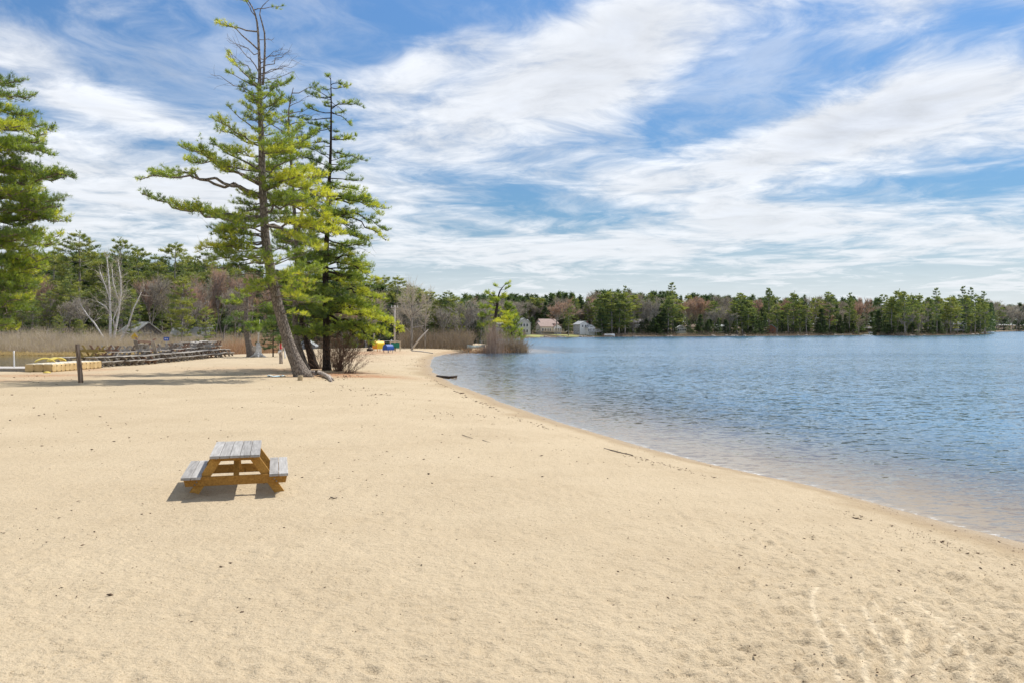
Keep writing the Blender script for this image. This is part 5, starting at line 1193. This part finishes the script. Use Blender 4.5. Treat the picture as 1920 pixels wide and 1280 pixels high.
me = mesh_np('sheet', np.stack([X.ravel() * (1 + .2 * np.sin(Y.ravel() * 9)), Y.ravel(), Z.ravel()], 1), [np.stack([idx[:-1, :-1], idx[:-1, 1:], idx[1:, 1:], idx[1:, :-1]], -1).reshape(-1, 4)], smooth=True); o = link('sheet', me, M_BLP, t_)
sm = o.modifiers.new('solid', 'SOLIDIFY'); sm.thickness = .006
# driftwood
M_DRIFT = mat_basic('wet_driftwood', (.075, .055, .045), .6, .2, 8)
def stick(label, pxs, r0, mat=M_DRIFT, z=None, name='driftwood', twigs=0, lift=0):
    g = G(*pxs[0]) if z is None else G(pxs[0][0], pxs[0][1], z); pts = []
    for a, b in pxs:
        q = G(a, b, 0 if z is None else z); pts.append(Vector((q.x, q.y, (gz(q.x, q.y) if z is None else z) + r0 * .5 + lift)))
    o_ = pts[0].copy(); mb = MB(); mb.tube([p - o_ for p in pts], [r0 * (1 - .5 * i / len(pts)) for i in range(len(pts))], 7, jit=.2)
    for k in range(twigs):
        p = random.choice(pts) - o_; mb.tube([p, p + Vector((random.uniform(-.5, .7), random.uniform(-.5, .5), random.uniform(.0, .12)))], [r0 * .4, r0 * .15], 5)
    o = mb.build(name, mat); o.location = o_; tag(o, label, 'driftwood'); return o
stick('dark driftwood branch lying in the shallows near the bend of the shore', [(820, 706), (832, 707.5), (843, 708), (856, 707)], .10, z=WZ, twigs=4)
stick('dark thin branch lying along the waterline far down the right side of the beach', [(1133, 823), (1150, 827), (1168, 831), (1186, 834)], .012)
stick('short dark stick on the sand right of the middle of the beach', [(905, 818), (913, 821), (920, 822)], .008)
stick('thin stick pointing at the water, lying on the sand in the middle of the beach', [(867, 809), (876, 812), (886, 815)], .007)
stick('small crooked twig in the sand left of the middle', [(620, 930), (626, 932), (632, 931)], .010)
M_DEAD = mat_basic('dead_wood', (.52, .46, .39), .85, .12, 6, .4)
g = G(770, 655); b0 = Vector((g.x, g.y, gz(g.x, g.y) - .1)); mb = MB(); mb.tube([(0, 0, 0), (P(786, 636, g.y) - b0), (P(803, 618, g.y) - b0)], [.13, .10, .05], 8); o = mb.build('dead_trunk', M_DEAD); o.location = b0; tag(o, 'bleached dead trunk leaning right out of the brush on the spit', 'dead tree')
stick('bleached branch lying flat on the sand in front of the spit brush', [(772, 656.5), (790, 657), (812, 658)], .08, M_DEAD)
stick('dark brown chunk of wood on the sand left of the yellow box', [(692, 657.5), (694, 656.8), (697, 657)], .28, name='wood_chunk', twigs=3)
# litter of bark and leaves on the sand
def debris():
    r = np.random.default_rng(91); n = 3600
    px = r.uniform(-60, 1990, n); py = HOR + 75 + 600 * r.random(n) ** 1.5; extra = []
    for (cx, cy, sx, sy, k) in ((712, 737, 16, 1.6, 70), (675, 727, 20, 2.5, 30), (640, 722, 12, 2, 14), (850, 770, 30, 4, 40), (1010, 812, 60, 3, 60), (780, 675, 20, 5, 90), (430, 690, 60, 4, 60), (80, 712, 60, 6, 60), (910, 770, 14, 2, 20), (620, 704, 30, 4, 200), (700, 672, 40, 5, 80), (560, 700, 20, 3, 50)):
        extra.append(np.stack([r.normal(cx, sx, k), r.normal(cy, sy, k)], 1))
    sh = np.array([q for q in shoreA if q[0] > 806 and q[1] > 680][::-1], float)
    k = 900; i = r.integers(0, len(sh) - 1, k); u = r.random((k, 1)); q = sh[i] + (sh[i + 1] - sh[i]) * u; q[:, 1] += np.abs(r.normal(0, .020, k)) * (q[:, 1] - 600) * .8; q[:, 0] -= np.abs(r.normal(0, 6, k)); extra.append(q)
    k = 700; extra.append(np.stack([r.uniform(1350, 1980, k), r.uniform(960, 1270, k)], 1))
    pts = np.concatenate([np.stack([px, py], 1)] + extra); Yd = CAMZ * F / (pts[:, 1] - HOR); x = (pts[:, 0] - 960) / F * Yd
    h, a, b = land(x, Yd); ok = a > .15; x, Yd, h = x[ok], Yd[ok], h[ok]; n = len(x)
    s = np.clip(.0007 * Yd ** .75, .0022, .02) * r.lognormal(0, .5, n); ang = r.uniform(0, 6.28, n); asp = r.uniform(1, 3.5, n)
    V = []; base = np.stack([x, Yd, h + .004], 1)
    u = np.stack([np.cos(ang), np.sin(ang), r.normal(0, .15, n)], 1) * (s * asp)[:, None]; v = np.stack([-np.sin(ang), np.cos(ang), r.normal(0, .2, n)], 1) * s[:, None]; w = np.array([0, 0, 1.0]) * s[:, None] * .6
    for q_ in (u, v, -u * .8, -v, w, -w): V.append(base + q_)
    V = np.stack(V, 1).reshape(-1, 3); bi = (np.arange(n) * 6)[:, None]
    Fc = np.concatenate([bi + np.array([[0, 1, 4]]), bi + np.array([[1, 2, 4]]), bi + np.array([[2, 3, 4]]), bi + np.array([[3, 0, 4]]), bi + np.array([[1, 0, 5]]), bi + np.array([[2, 1, 5]]), bi + np.array([[3, 2, 5]]), bi + np.array([[0, 3, 5]])])
    o = link('beach_debris', mesh_np('beach_debris', V, [Fc]), mat_basic('debris_brown', (.15, .10, .065), .9, .3, 20, 0, col2=(.05, .035, .022))); tag(o, 'scattered dark bits of bark and twig on the sand', 'debris', kind='stuff')
debris()
# foam and pebbles by the water in the bend
# ------------------------------------------------------------------ coloured boxes on legs
M_YLW_SH = mat_basic('yellow_paint_shaded', (.85, .32, .02), .45, .05, 3); M_YLW = mat_basic('yellow_paint', (.86, .60, .02), .45, .05, 3)  # orange is yellow in shade, put into the colour of ends and legs
M_BLU = mat_basic('blue_paint', (.025, .09, .36), .4, .1, 3); M_GRN = mat_basic('green_paint', (.02, .20, .13), .45, .1, 3); M_MET = mat_basic('galvanised', (.45, .45, .44), .4, .1, 5, metal=.6)
M_BEAM = mat_basic('pale_timber', (.62, .52, .36), .8, .1, 5)
def arch_box(name, label, px, py, w, l, h, legs, rz, m_end, m_side, round_=.5):
    g = G(px, py); g.z = gz(g.x, g.y); t = thing(name, label, 'play box', g, rz)
    prof = [(-w / 2, legs)] + [(w / 2 * math.cos(a) if True else 0, legs + h * (1 - round_) + h * round_ * math.sin(a)) for a in np.linspace(math.pi, 0, 11)] + [(w / 2, legs)]
    mb = MB(); mb.prism(prof, -l / 2, l / 2); mb.build('body', m_side, t)
    for s in (-1, 1):
        p2 = [(x * 1.04, legs + (z - legs) * 1.03 - .01) for x, z in prof]; mb = MB(); mb.prism(p2, s * (l / 2 + .003), s * (l / 2 + .05)); mb.build('end_panel', m_end, t)
        for q in (-1, 1): mb = MB(); mb.tube([(q * w * .42, s * l * .4, -.1), (q * w * .42, s * l * .4, legs + .1)], .03, 6); mb.build('leg', M_MET if m_side == M_BLU else M_YLW_SH, t)
    return t
arch_box('play_box', 'yellow arched box with shaded, orange-looking ends standing on short legs at the end of the beach', 710, 658, .80, 1.0, .85, .28, R(-48), M_YLW_SH, M_YLW, .4)
arch_box('play_box', 'blue rounded box on thin metal legs between the yellow box and the green panel', 728, 660, .75, .85, .62, .28, R(-40), M_BLU, M_BLU, .75)
g = G(741, 657); g.z = gz(g.x, g.y); t = thing('play_board', 'dark green panel in a pale timber frame right of the blue box', 'play panel', g, R(8))
mb = MB(); mb.box(0, 0, .62, .98, .10, .62); mb.build('panel', M_GRN, t)
for s in (-1, 1): mb = MB(); mb.box(s * .555, 0, .44, .10, .12, 1.12); mb.build('frame_post', M_BEAM, t)
mb = MB(); mb.box(0, 0, 1.05, 1.26, .13, .10); mb.build('frame_rail', M_BEAM, t)
mb = MB(); mb.box(0, -.02, .22, .10, .08, .50); mb.build('prop', M_BLK, t)
# ------------------------------------------------------------------ boats, docks
def rowboat(label, px, py, z, L, W, H, rz, mat, upside=True, name='rowboat', Y=None, cat='boat'):
    g = G(px, py, z) if Y is None else P(px, py, Y); g.z = z if Y is None else g.z
    t = thing(name, label, cat, g, rz); n = 12; vs = []; m = 8
    for i in range(n + 1):
        u = i / n; hw = W / 2 * math.sin(math.pi * min(1, .16 + u * .88)) ** .7 * (1 if u < .9 else .6); dp = H * (.75 + .25 * (abs(u - .45) * 2) ** 2)
        for j in range(m + 1):
            a = math.pi * j / m; y = math.cos(a) * hw; zz = -math.sin(a) ** .7 * dp
            vs.append(((u - .5) * L, y, (-zz) if upside else (zz + H)))
    fs = [(i * (m + 1) + j, (i + 1) * (m + 1) + j, (i + 1) * (m + 1) + j + 1, i * (m + 1) + j + 1) for i in range(n) for j in range(m)]
    fs += [tuple(range(m + 1)), tuple(range(n * (m + 1), (n + 1) * (m + 1)))[::-1]]
    mb = MB(); mb.add(vs, fs, True); o = mb.build('hull', mat, t); s = o.modifiers.new('s', 'SOLIDIFY'); s.thickness = .03
    mb = MB(); mb.box(0, 0, H * .15 if upside else H * .7, .05 if upside else .25, W * .9, .04); mb.build('thwart' if not upside else 'rib', mat, t)
    mb = MB(); zk = (H * .80 if upside else .03); mb.box(0, 0, zk, L * .7, .04, .05); mb.build('keel', M_PALE, t)
    return t
M_BOAT = mat_basic('faded_green_hull', (.42, .46, .40), .5, .1, 4); 
rowboat('faded grey-green rowboat lying upside down on the sand behind the spit point', 893, 652.5, .0, 2.3, 1.1, .45, R(6), M_BOAT)
rowboat('small low white shape, modelled as an upturned boat, under the dark hemlock across the channel', 893, 636, -.1, 3.4, 1.4, .6, R(4), M_WHITE, True, Y=262)  # an unclear low white thing, given the shape of an upturned boat
def dock(label, px, Y, L, W, rz, mat, h=.45, posts=3, name='dock'):
    x = (px - 960) / F * Y; t = thing(name, label, 'dock', (x, Y, WZ), rz)
    mb = MB(); pl = []; n = max(6, int(L / .3)); 
    for i in range(n): mb.box(-L / 2 + (i + .5) * L / n, 0, h, L / n * .93, W, .06); pl += [random.random()] * 8
    plank_obj('deck', mb, pl, mat, t, 0)
    for i in range(posts):
        for s in (-1, 1): mb = MB(); mb.tube([(-L / 2 + .3 + (L - .6) * i / max(1, posts - 1), s * W * .47, -1.2), (-L / 2 + .3 + (L - .6) * i / max(1, posts - 1), s * W * .47, h + .25)], .06, 6); mb.build('post', mat, t)
    return t
dock('long low pale dock across the channel behind the coloured boxes', 722, 178, 7.4, 2.2, R(3), M_PALE, .65, 4)
dock('small pale dock in the channel behind the spit point', 911, 205, 3.0, 1.4, R(0), M_PALE, .35, 2)
# ------------------------------------------------------------------ utility poles, wire, signs
def upole(label, px, top, Y, w, z=None):
    x = (px - 960) / F * Y; z0 = gz(x, Y); zt = CAMZ - (top - HOR) / F * Y; t = thing('utility_pole', label, 'utility pole', (x, Y, z0))
    mb = MB(); mb.tube([(0, 0, -.3), (0, 0, (zt - z0) / 2), (0, 0, zt - z0)], [w / 2, w * .45, w * .38], 10); mb.build('pole', mat_basic('pole_wood', (.50, .45, .40), .85, .1, 5, .3, stretch=(4, 4, .5)), t)
    mb = MB(); mb.box(0, -.12, zt - z0 - .25, .9, .08, .09); mb.build('crossarm', MATS['pole_wood'], t)
    for s in (-.35, .35): mb = MB(); mb.tube([(s, -.12, zt - z0 - .2), (s, -.12, zt - z0 - .05)], [.04, .03], 6); mb.build('insulator', M_WHITE, t)
upole('pale wooden utility pole right of the pines, behind the coloured boxes', 740, 573, 117, .24); upole('slim pale utility pole standing before the dark hemlocks across the channel', 864, 584, 262, .34)
def wire(label, a, b, sag, rad):
    mb = MB(); n = 24; o_ = Vector(a); mb.tube([Vector(a) + (Vector(b) - Vector(a)) * (i / n) - Vector((0, 0, sag * 4 * (i / n) * (1 - i / n))) - o_ for i in range(n + 1)], rad, 5); o = mb.build('overhead_wire', M_BLK); o.location = o_; tag(o, label, 'wire')
wire('dark overhead wire crossing in front of the left wood', P(-40, 533, 100), P(420, 577, 150), .5, .022)
wire('thin overhead wire running right from behind the pines to the pale pole', P(560, 560, 150), P(740, 576, 117), .6, .010)
M_YS = mat_basic('yellow_sign', (.72, .46, .03), .5, .05, 3); M_BS = mat_basic('blue_sign', (.05, .13, .50), .5, .05, 3)
def sign(label, px, py, Y, kind):
    g = P(px, py, Y); z0 = gz(g.x, g.y); t = thing('road_sign', label, 'sign', (g.x, g.y, z0)); h = g.z - z0
    mb = MB(); mb.tube([(0, .04, -.2), (0, .04, h + .1)], .035, 6); mb.build('post', M_MET, t)
    mb = MB()
    if kind == 'd': mb.prism([(0, h - .5), (.48, h), (0, h + .5), (-.48, h)], -.02, .0); mb.build('plate', M_YS, t)
    else:
        mb.box(0, -.01, h, .66, .02, .44); mb.build('plate', M_BS, t); mb = MB()
        mb.box(-.14, -.03, h, .10, .012, .18); mb.box(-.02, -.03, h + .05, .07, .012, .08); mb.box(.12, -.03, h - .02, .10, .012, .16); mb.build('marking', M_WHITE, t)
sign('yellow diamond road sign above the left brush, right of the birch', 252, 632, 122, 'd'); sign('small blue road sign above the left brush', 312, 635.5, 122, 'r')
# ------------------------------------------------------------------ houses
def wallmat(name, c, sc=7): return mat_basic(name, c, .75, .05, .6, .35, bscale=sc, stretch=(.05, .05, 1), bdist=.02)
M_WG = wallmat('shaded_clapboard', (.46, .48, .49)); M_WW = wallmat('white_clapboard', (.76, .76, .75)); M_WT = wallmat('cream_wall', (.66, .60, .50)); M_WB = wallmat('brown_boards', (.20, .095, .055)); M_WDG = wallmat('dark_grey_wall', (.20, .19, .18)); M_WLG = wallmat('light_grey_wall', (.52, .51, .49))
M_RG = mat_basic('grey_roof', (.40, .42, .43), .85, .12, 2, .3); M_RP = mat_basic('pinkish_roof', (.36, .27, .24), .85, .12, 2, .3); M_RB = mat_basic('brown_roof', (.20, .12, .10), .85, .12, 2, .3); M_RGR = mat_basic('green_grey_roof', (.24, .33, .31), .85, .1, 2, .3); M_RD = mat_basic('dark_roof', (.16, .15, .15), .9, .1, 2, .2); M_RL = mat_basic('mossy_grey_roof', (.56, .56, .51), .9, .15, 2, .4)
M_GLS = mat_basic('window_glass', (.03, .04, .05), .08, .1, 1, 0, spec=.8)
M_CH = mat_basic('brick_chimney', (.22, .12, .10), .9, .15, 8)
def window(par, x, z, w, h, face, at_, trim):
    """face: 'y' front (at y=at_) or 'x' side (at x=at_)"""
    f = MB(); p = MB(); s = 1 if at_ > 0 else -1
    if face == 'y':
        for (cx, cz, a, b) in ((0, h / 2 + .05, w + .2, .1), (0, -h / 2 - .05, w + .2, .1), (-w / 2 - .05, 0, .1, h), (w / 2 + .05, 0, .1, h)): f.box(x + cx, at_ + s * .04, z + cz, a, .09, b)
        p.box(x, at_ + s * .02, z, w, .05, h)
    else:
        for (cx, cz, a, b) in ((0, h / 2 + .05, w + .2, .1), (0, -h / 2 - .05, w + .2, .1), (-w / 2 - .05, 0, .1, h), (w / 2 + .05, 0, .1, h)): f.box(at_ + s * .04, x + cx, z + cz, .09, a, b)
        p.box(at_ + s * .02, x, z, .05, w, h)
    o = f.build('window', trim, par); p.build('pane', M_GLS, o)
def gable(par, w, d, hw, hr, x, y, z, axis, wm, rm, trim, ov=.35, gm=None):
    """block centred x,y; ridge along axis; returns nothing"""
    mb = MB()
    if axis == 'y': poly = [(-w / 2, 0), (w / 2, 0), (w / 2, hw), (0, hw + hr), (-w / 2, hw)]; mb.prism(poly, -d / 2, d / 2)
    else:
        poly = [(-d / 2, 0), (d / 2, 0), (d / 2, hw), (0, hw + hr), (-d / 2, hw)]; mb.prism(poly, -w / 2, w / 2); mb.v = [(vy, vx, vz) for vx, vy, vz in mb.v]
    mb.v = [(a + x, b + y, c + z - (0.8 if c == 0 else 0)) for a, b, c in mb.v]; mb.build('wall', wm, par)
    s = w if axis == 'y' else d; l = d if axis == 'y' else w; k = hr / (s / 2); th = .16
    rp = [(-s / 2 - ov, hw - ov * k + .02), (0, hw + hr + .02), (s / 2 + ov, hw - ov * k + .02), (s / 2 + ov, hw - ov * k + th), (0, hw + hr + th + .03), (-s / 2 - ov, hw - ov * k + th)]
    mb = MB()
    # two slabs
    for q in (-1, 1):
        pl = [(0, hw + hr + .02), (q * (s / 2 + ov), hw - ov * k + .02), (q * (s / 2 + ov), hw - ov * k + th), (0, hw + hr + th)]
        mb.prism(pl if q > 0 else pl[::-1], -l / 2 - ov, l / 2 + ov)
    if axis == 'x': mb.v = [(vy, vx, vz) for vx, vy, vz in mb.v]
    mb.v = [(a + x, b + y, c + z) for a, b, c in mb.v]; return mb.build('roof', rm, par)
def house(label, px, Y, rz, name='house'):
    x = (px - 960) / F * Y; return thing(name, label, 'house' if name != 'boat_house' else 'boat house', (x, Y, gz(x, Y)), R(rz))
def railing(par, x0, x1, y, z, h=1.0, mat=None):
    mb = MB(); mb.box((x0 + x1) / 2, y, z + h, x1 - x0, .08, .09); n = int((x1 - x0) / .3)
    mb.box((x0 + x1) / 2, y, z + .15, x1 - x0, .05, .06)
    for i in range(n + 1): mb.box(x0 + (x1 - x0) * i / n, y, z + h / 2, .05, .05, h)
    mb.build('railing', mat or M_WHITE, par)
def deckb(par, x, y, z, w, d, mat, posts=True):
    mb = MB(); mb.box(x, y, z, w, d, .2); mb.build('deck', mat, par)
    if posts:
        for a in (-1, 0, 1): mb = MB(); mb.box(x + a * (w / 2 - .15), y - d / 2 + .15, z / 2 - .35, .15, .15, z - .2 + .7 - .01); mb.build('deck_post', mat, par)
# two-storey house with sunroom and deck; its shaded walls are coloured grey
Yh = 354; h_ = house('two-storey lakeside house, grey on its shaded walls, with a white gabled sunroom and a raised deck', 1096, Yh, 30); h_.scale = (.66, .66, .74)
gable(h_, 6.0, 6.2, 5.0, 1.4, -1.2, 1.5, 0, 'y', M_WG, M_RG, M_WHITE)
mb = MB(); mb.prism([(-4.15, 0), (1.75, 0), (1.75, 5.0), (-1.2, 6.35), (-4.15, 5.0)], -1.68, -1.62); mb.build('lit_gable_front', M_WW, h_)  # sunlit front put into the colour as a white panel
gable(h_, 4.6, 2.6, 2.9, 1.2, 1.6, -3.0, .6, 'y', M_WW, M_RG, M_WHITE)
for xx in (-2.4, -.4, .8): window(h_, xx, 4.2, .8, 1.0, 'y', -1.69, M_WHITE)
for xx in (-.2, .75, 1.7, 2.65, 3.4): window(h_, xx, 2.35, .62, 1.1, 'y', -4.31, M_WHITE)
mb = MB(); mb.prism([(.6, 3.6), (1.45, 3.6), (1.45, 4.15)], -4.36, -4.31); mb.prism([(1.75, 3.6), (2.6, 3.6), (1.75, 4.15)], -4.36, -4.31); mb.build('gable_window', M_GLS, h_)
for yy, zz in ((0, 4.1), (3.2, 4.1), (-.2, 1.8), (2.4, 1.8), (0, .4), (3, .4)): window(h_, yy, zz, .6, .9, 'x', -4.2, M_WHITE)
deckb(h_, 3.4, -5.4, 1.5, 8.0, 2.2, M_WG); railing(h_, -.6, 7.4, -6.45, 1.6)
mb = MB(); [mb.box(-1.2 - .28 * i, -5.6, 1.35 - .26 * i, .3, 1.2, .08) for i in range(6)]; mb.build('stairs', M_WHITE, h_)
mb = MB(); mb.box(3.6, 2.6, 4.0, .7, .8, 5.2); mb.build('chimney', M_CH, h_)
# house with reddish roof
h_ = house('white lakeside house with a pale reddish roof behind the pink-budding maple', 1026, 356, 24); h_.scale = (.86, .86, .86)
gable(h_, 7.5, 6, 3.6, 1.8, .8, 2, .8, 'x', M_WW, M_RP, M_WHITE); gable(h_, 5.6, 4.6, 2.6, 1.5, -2.2, -1.6, .6, 'x', M_WT, M_RP, M_WHITE); gable(h_, 3.6, 4, 2.4, 1.1, 3.0, -1.7, .6, 'y', M_WW, M_RB, M_WHITE)
for xx in (-3.9, -2.7, -1.5, -.5): window(h_, xx, 1.8, .7, 1.0, 'y', -3.91, M_WHITE)
for xx in (2.2, 3.3, 4.2): window(h_, xx, 1.9, .6, 1.1, 'y', -3.71, M_WHITE)
deckb(h_, .2, -5.0, 1.0, 9.6, 2.0, M_BEAM); railing(h_, -4.6, 5.0, -5.95, 1.1, .9, M_BEAM)
mb = MB(); mb.box(5.3, -6.2, .55, .7, 3.2, .08, Matrix.Rotation(R(-24), 3, 'X')); mb.build('slide', M_WHITE, h_)
# grey house behind the spit pine
h_ = house('pale grey two-storey house half hidden behind the spit pine', 966, 338, 14); h_.scale = (.85, .85, .85)
gable(h_, 13.0, 6, 4.3, 1.6, -1, 2, 0, 'x', M_WLG, M_RG, M_WHITE); gable(h_, 5.2, 4, 4.6, 1.9, 2.6, -2.4, 0, 'y', M_WLG, M_RG, M_WHITE)
for xx in (1.4, 2.6, 3.8):
    for zz in (1.4, 3.7): window(h_, xx, zz, .7, 1.2, 'y', -4.41, M_WHITE)
for xx in (-6.5, -5, -3.5, -2, -.6):
    for zz in (1.4, 3.3): window(h_, xx, zz, .8, 1.1, 'y', -1.01, M_WHITE)
for yy in (-3.4, -2, -.4): window(h_, yy, 3.6, .7, 1.2, 'x', 5.21, M_WHITE)
# cabins further right
h_ = house('small dark lakeside structure with a white-railed deck right of the bright pines', 1197, 386, 8)
gable(h_, 4.5, 4.5, 3.6, 1.2, -.5, 2, .6, 'x', M_WDG, M_RD, M_WHITE); window(h_, -1.4, 2.6, .9, 1.1, 'y', -.26, M_WHITE); window(h_, .4, 2.6, .9, 1.1, 'y', -.26, M_WHITE); deckb(h_, .2, -1.4, 2.3, 4.6, 2.0, M_PALE); railing(h_, -2.1, 2.5, -2.35, 2.4, .9, M_WHITE)
h_ = house('low grey cottage with a glazed gable front near the middle of the far shore', 1278, 392, 0); h_.scale = (.78, .78, .8)
gable(h_, 4.8, 6, 2.1, 1.3, 0, 2, .6, 'y', M_WLG, M_RL, M_WHITE)
for xx in (-1.6, -.55, .55, 1.6): window(h_, xx, 1.8, .75, 1.0, 'y', -1.01, M_WHITE)
mb = MB(); mb.prism([(-.9, 2.75), (-.1, 2.75), (-.1, 3.45)], -1.06, -1.0); mb.prism([(.1, 2.75), (.9, 2.75), (.1, 3.45)], -1.06, -1.0); mb.build('gable_window', M_GLS, h_)
h_ = house('brown wooden cabin with a grey-green roof among the far shore pines', 1446, 400, -18, 'cabin'); h_.scale = (.68, .68, .68)
gable(h_, 5.0, 5, 3.0, 1.7, 0, 2, 1.2, 'y', M_WB, M_RGR, M_WHITE); window(h_, -1, 2.8, .8, 1.0, 'y', -.51, M_WB); window(h_, 1, 2.8, .8, 1.0, 'y', -.51, M_WB); window(h_, 1, 2.8, .8, 1.0, 'x', -2.51, M_WB)
deckb(h_, 0, -1.4, 1.2, 5.4, 1.7, M_WB)
h_ = house('small white cottage between dark trees right of the middle of the far shore', 1353, 398, 10); h_.scale = (.7, .7, .7)
gable(h_, 5.5, 5, 2.4, 1.2, 0, 2, 1.5, 'x', M_WLG, M_RG, M_WHITE); window(h_, -1.4, 2.8, .9, 1.0, 'y', -.51, M_WHITE); window(h_, 1.4, 2.8, .9, 1.0, 'y', -.51, M_WHITE)
h_ = house('long low open boat house with a dark roof in the inlet', 1633, 560, 0, 'boat_house')
gable(h_, 13, 6, 1.7, .9, 0, 3, .4, 'x', M_WDG, M_RD, M_WHITE)
for i in range(4): mb = MB(); mb.box(-6 + 4 * i, -1.4, .9, .2, .2, 2.4); mb.build('post', M_WDG, h_)
mb = MB(); mb.box(0, -.9, 2.15, 13.4, 2.0, .12); mb.build('porch_roof', M_RD, h_)
h_ = house('pale low cottage glimpsed between the trees of the right point', 1798, 462, 0); gable(h_, 5, 5, 2.2, 1.2, 0, 2, 2.3, 'x', M_WLG, M_RG, M_WHITE); window(h_, 0, 3.4, .9, 1, 'y', -.51, M_WHITE)
# left: roofs in the wood
h_ = house('building with a broad grey gabled roof in the left wood, right of the birch', 262, 147, -38); gable(h_, 4.2, 5, 1.3, 1.7, 0, 0, -.1, 'x', M_WDG, M_RL, M_WHITE); window(h_, .8, 1.0, .9, .7, 'y', -2.51, M_WHITE); window(h_, .0, 1.0, .9, .7, 'x', 2.11, M_WHITE)
h_ = house('long low building with a pale grey roof in the left wood', 362, 147, 0); gable(h_, 5.2, 4, 1.2, 1.3, 0, 0, -.1, 'x', M_WDG, M_RL, M_WHITE); window(h_, -1.4, .6, .9, .7, 'y', -2.01, M_WHITE); window(h_, 1.4, .6, .9, .7, 'y', -2.01, M_WHITE)
h_ = house('tiny pale shed under the pines beyond the white stump', 577, 150, 0, 'shed'); gable(h_, 2.2, 2, 1.6, .8, 0, 0, -.1, 'y', M_WLG, M_RG, M_WHITE); mb = MB(); mb.box(0, -1.02, .8, .8, .05, 1.5); mb.build('door', M_WDG, h_)
# docks and boats along the far shore
dock('white dock with a raised frame below the deck of the grey house', 1132, 362, 3.6, 1.6, R(10), M_WHITE, .5, 2)
dock('white boat dock between the bright pines and the dark hemlocks', 1216, 380, 3.8, 1.8, R(0), M_WHITE, .55, 3)
rowboat('white motor boat tied beside the dock left of the tall hemlock pair', 1232, 630, WZ, 4.8, 1.9, .95, R(4), M_WHITE, False, 'motor_boat')
rowboat('light boat pulled up on the shore left of the bright pines', 1143, 630.5, WZ + .2, 3.6, 1.4, .8, R(-10), M_WHITE, False)
dock('long thin pale dock in front of the low grey cottage', 1300, 392, 7.5, 1.6, R(2), M_BEAM, .5, 4)
dock('long pale dock right of the low grey cottage', 1345, 394, 8.5, 1.5, R(-2), M_WHITE, .45, 4)
dock('pale dock at the left of the brown cabin', 1378, 398, 6, 1.6, R(5), M_PALE, .5, 3)
dock('weathered dock below the brown cabin', 1455, 400, 9, 1.6, R(2), M_PALE, .5, 4)
dock('short pale dock left of the inlet', 1580, 408, 7, 1.6, R(-3), M_PALE, .5, 3)
dock('white dock lying across the mouth of the inlet', 1649, 520, 9, 2.2, R(3), M_WHITE, .5, 3)
rowboat('white covered boat moored in the inlet beside the white dock', 1640, 626.5, WZ, 6.0, 2.2, 1.1, R(2), M_WHITE, False, 'motor_boat')
dock('white dock on the distant shore at the right edge', 1905, 1090, 14, 2, R(2), M_PALE, .6, 4)
rowboat('small white boat on the shore at the tip of the right point', 1857, 624, WZ + .1, 5, 1.8, .9, R(5), M_WHITE, False)
# rocks along the far waterline
M_ROCK = mat_basic('shore_rock', (.36, .32, .28), .9, .15, 2, .6, col2=(.17, .15, .13))
import bmesh
def rock_mesh(seed):
    bm = bmesh.new(); bmesh.ops.create_icosphere(bm, subdivisions=2, radius=1); rr2 = random.Random(seed)
    for v in bm.verts: v.co *= .8 + .35 * rr2.random(); v.co.z *= .6
    me = bpy.data.meshes.new('rock'); bm.to_mesh(me); bm.free(); me.materials.append(M_ROCK); return me
RM_ = [rock_mesh(i) for i in range(4)]
def rock(px, Y, s, label, group): 
    x = (px - 960) / F * Y; o = bpy.data.objects.new('rock', RM_[random.randrange(4)]); COL.objects.link(o); o.location = (x, Y, WZ + .05 * s); o.scale = (s * random.uniform(.8, 1.5), s, s * random.uniform(.7, 1)); o.rotation_euler = (0, 0, random.uniform(0, 6)); tag(o, label, 'rock', group)
for i in range(46):
    px = rr.choice([rr.uniform(1000, 1125), rr.uniform(1190, 1600), rr.uniform(1190, 1600), rr.uniform(1660, 1840)]); rock(px, shoreY(px) - rr.uniform(-.5, 1.5), rr.uniform(.35, .95), 'grey rock at the waterline of the far shore', 'rocks along the far waterline')
